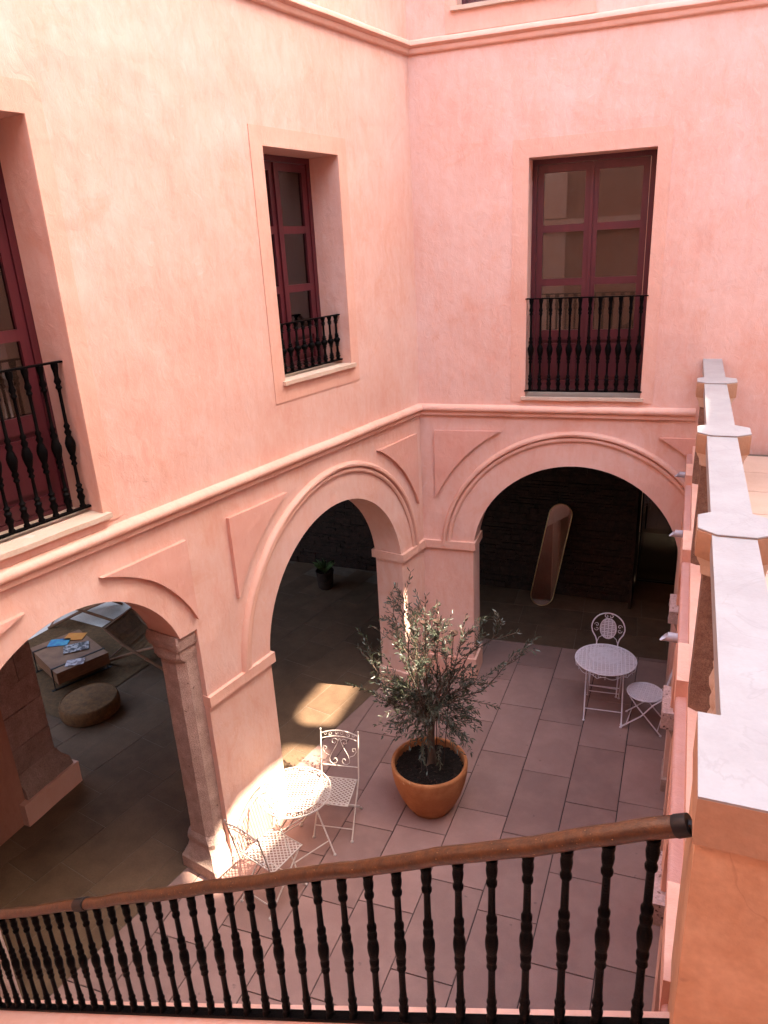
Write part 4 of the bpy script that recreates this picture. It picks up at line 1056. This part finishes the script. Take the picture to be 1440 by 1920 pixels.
for (x, y, zt), lab in (((-2.075, 5.70, 2.10), 'rusty cup on a thin rod, leftmost of the three above the tree'), ((-1.945, 5.70, 2.13), 'rusty cup on a thin rod, tallest and in the middle of three'), ((-1.79, 5.70, 2.03), 'rusty cup on a thin rod, lowest and rightmost of three')):
    t = thing('garden_stake', (x, y, .48), lab, 'garden stake', 0, 'rusty cups on rods standing in the pot')
    bx_, by_ = (PC.x+(x-PC.x)*.5-x), 0
    b = bmesh.new(); tube(b, [(bx_, by_, 0), (bx_*.5, 0, (zt-.48)*.5), (0, 0, zt-.48-.02)], .0045, 6); mk('rod', b, 'rust', t, smooth=50)
    b = bmesh.new(); lathe(b, [(.004, -.03), (.022, -.022), (.040, -.006), (.047, .008), (.045, .012), (.040, .008), (.025, -.006), (0, -.012)], 18, (0, 0, zt-.48)); mk('cup', b, 'rust', t, smooth=50)

# ------------------------------------------------------------------ leaning mirror and little pot in the dark walk
mi = thing('leaning_mirror', (-1.80, 10.28, 0), 'tall pill-shaped mirror with thin brass frame leaning against the dark brick wall', 'mirror')
tilt = math.atan2(.42, 1.62); fm = lambda u, v, w: V((u*.985+.15*v, v*math.sin(tilt)-w*math.cos(tilt)+u*.12, v*math.cos(tilt)*.99+w*math.sin(tilt)-u*.14+.03))
hw, hh = .172, 1.64
poly = arc((0, hw), hw, PI, 2*PI, 18)+arc((0, hh-hw), hw, 0, PI, 18)
bm = bmesh.new(); slab(bm, poly, [], -.012, .002, fm); mk('mirror_glass', bm, 'mirror', mi)
bm = bmesh.new(); tube(bm, [fm(p[0], p[1], 0) for p in poly], .008, 8, closed=True); mk('frame', bm, 'gold', mi, smooth=60)
fp = thing('small_pot', (-5.40, 9.95, 0), 'small pale plant pot standing in the dark behind the middle arch', 'plant pot')
bm = bmesh.new(); lathe(bm, [(.10, 0), (.13, .03), (.15, .30), (.16, .33), (.145, .33), (.14, .28), (0, .27)], 20); mk('pot_body', bm, 'brick', fp, smooth=40)
pl = thing('potted_plant', (-5.40, 9.95, .27), 'small leafy plant in the pale pot', 'plant')
for k in range(16):
    a = k*2.4; b = bmesh.new(); c = V((math.cos(a), math.sin(a), 0)); q = V((-c.y, c.x, 0)); L = .16+.012*(k % 5)
    vv = [b.verts.new(p) for p in (V((0, 0, 0))+q*.008, c*L*.5+V((0, 0, L*.9))+q*.02, c*L+V((0, 0, L*1.0)), c*L*.5+V((0, 0, L*.9))-q*.02, V((0, 0, 0))-q*.008)]
    b.faces.new(vv); mk('leaf', b, 'plantgreen', pl)

# ------------------------------------------------------------------ lounge behind the left arch
bm = bmesh.new(); prof = [(0, .205), (.04, .212)]
for k in range(1, 13): prof += [(.04+.025*k-.006, .214-.0022*k*.3), (.04+.025*k, .209-.0022*k*.3)]
for k in range(7): a = PI/2-PI*k/6; prof += [(.345+.030*math.cos(a), .112+.095*math.sin(a)+.003), (.345+.028*math.cos(a-.1), .112+.095*math.sin(a-.1)-.003)]
prof += [(.33, .01), (0, .005)]
lathe(bm, prof, 56)
for v in bm.verts:
    a = math.atan2(v.co.y, v.co.x); v.co += V((v.co.x, v.co.y, 0)).normalized()*.0035*math.sin(a*28) if v.co.xy.length > .3 else V((0, 0, 0))
pf = mk('pouf', bm, 'wicker', None, smooth=60, label='round woven seagrass pouf on the flagstones behind the left arch', cat='pouf'); pf.location = (-6.735, 5.80, 0)
ct = thing('coffee_table', (-7.73, 6.50, 0), 'low reddish wood coffee table with black metal straps and magazines', 'table', math.atan2(-.41, .93))
bm = bmesh.new(); box(bm, -.50, .50, -.36, .36, .16, .33); bevel(bm, .008, 2); mk('wood_block', bm, 'wood', ct, smooth=30)
for x in (-.34, .34):
    bm = bmesh.new(); box(bm, x-.015, x+.015, -.375, .375, .331, .337); box(bm, x-.015, x+.015, -.375, -.366, .02, .331); box(bm, x-.015, x+.015, .366, .375, .02, .331); box(bm, x-.02, x+.02, -.42, .42, .0, .02)
    mk('leg', bm, 'blackmetal', ct)
def magazine(x, y, rz, mat, lab, z=.338, s=1):
    b = bmesh.new(); box(b, -.14*s, .14*s, -.10*s, .10*s, 0, .006); bevel(b, .001, 1); o = mk('magazine', b, mat, None, label=lab, cat='magazine', group='magazines on the coffee table'); o.location = (x, y, z); o.rotation_euler = (0, 0, rz)
magazine(-8.02, 6.62, .5, 'mag_blue', 'blue covered magazine at the far left end of the coffee table')
magazine(-7.92, 6.83, .35, 'mag_orange', 'orange covered magazine beside the blue one on the coffee table')
magazine(-7.66, 6.58, .75, 'mag_grey', 'open black and white picture magazine in the middle of the coffee table', .344, 1.2)
magazine(-7.38, 6.27, .6, 'mag_white', 'pale magazine nearest the pouf on the coffee table', .338, .85)
bm = bmesh.new()
bmesh.ops.create_grid(bm, x_segments=60, y_segments=50, size=1)
for v in bm.verts: v.co = V((v.co.x*1.15, v.co.y*.98, .012+.003*noise.noise(v.co*14)))
rug = mk('rug', bm, 'jute', None, label='rectangular brown jute rug under the coffee table', cat='rug'); rug.location = (-7.95, 6.62, 0); rug.rotation_euler = (0, 0, math.atan2(-.41, .93)+.32)

def deck_chair(loc, rz, label):
    t = thing('lounge_chair', loc, label, 'lounge chair', rz, 'low wooden lounge chairs')
    for s in (-1, 1):
        x = .31*s
        b = bmesh.new(); tube(b, [(x, .52, .02), (x, -.10, .36), (x, -.38, .60)], [.022, .026, .018], 6); mk('side_frame', b, 'wood', t, smooth=50)
        b = bmesh.new(); tube(b, [(x*.93, -.52, .02), (x*.93, .05, .26), (x*.93, .48, .40)], [.020, .024, .018], 6); mk('leg', b, 'wood', t, smooth=50)
    b = bmesh.new(); tube(b, [(-.31, .47, .40), (.31, .47, .40)], .018, 6); tube(b, [(-.31, -.37, .60), (.31, -.37, .60)], .018, 6); tube(b, [(-.30, -.48, .05), (.30, -.48, .05)], .014, 6); mk('cross_bar', b, 'wood', t, smooth=50)
    b = bmesh.new(); prof_ = [(.46, .41), (.30, .33), (.12, .275), (-.05, .285), (-.20, .38), (-.36, .60)]
    for i in range(23):
        x0 = -.285+.026*i-.009
        for (ya, za), (yb, zb) in zip(prof_, prof_[1:]):
            hexa(b, [(x0, ya, za), (x0+.018, ya, za), (x0+.018, yb, zb), (x0, yb, zb), (x0, ya, za+.005), (x0+.018, ya, za+.005), (x0+.018, yb, zb+.005), (x0, yb, zb+.005)])
    for (ya, za), (yb, zb) in zip(prof_, prof_[1:]):
        for q in (.25, .75):
            y, z = ya+(yb-ya)*q, za+(zb-za)*q+.006; box(b, -.29, .29, y-.006, y+.006, z, z+.004)
    mk('woven_seat', b, 'wicker', t); return t
deck_chair((-6.93, 7.13, 0), R(-84), 'low wooden lounge chair with woven seat behind the pouf')
deck_chair((-8.75, 7.85, 0), R(-60), 'lounge chair standing on the bright paving beyond the coffee table')
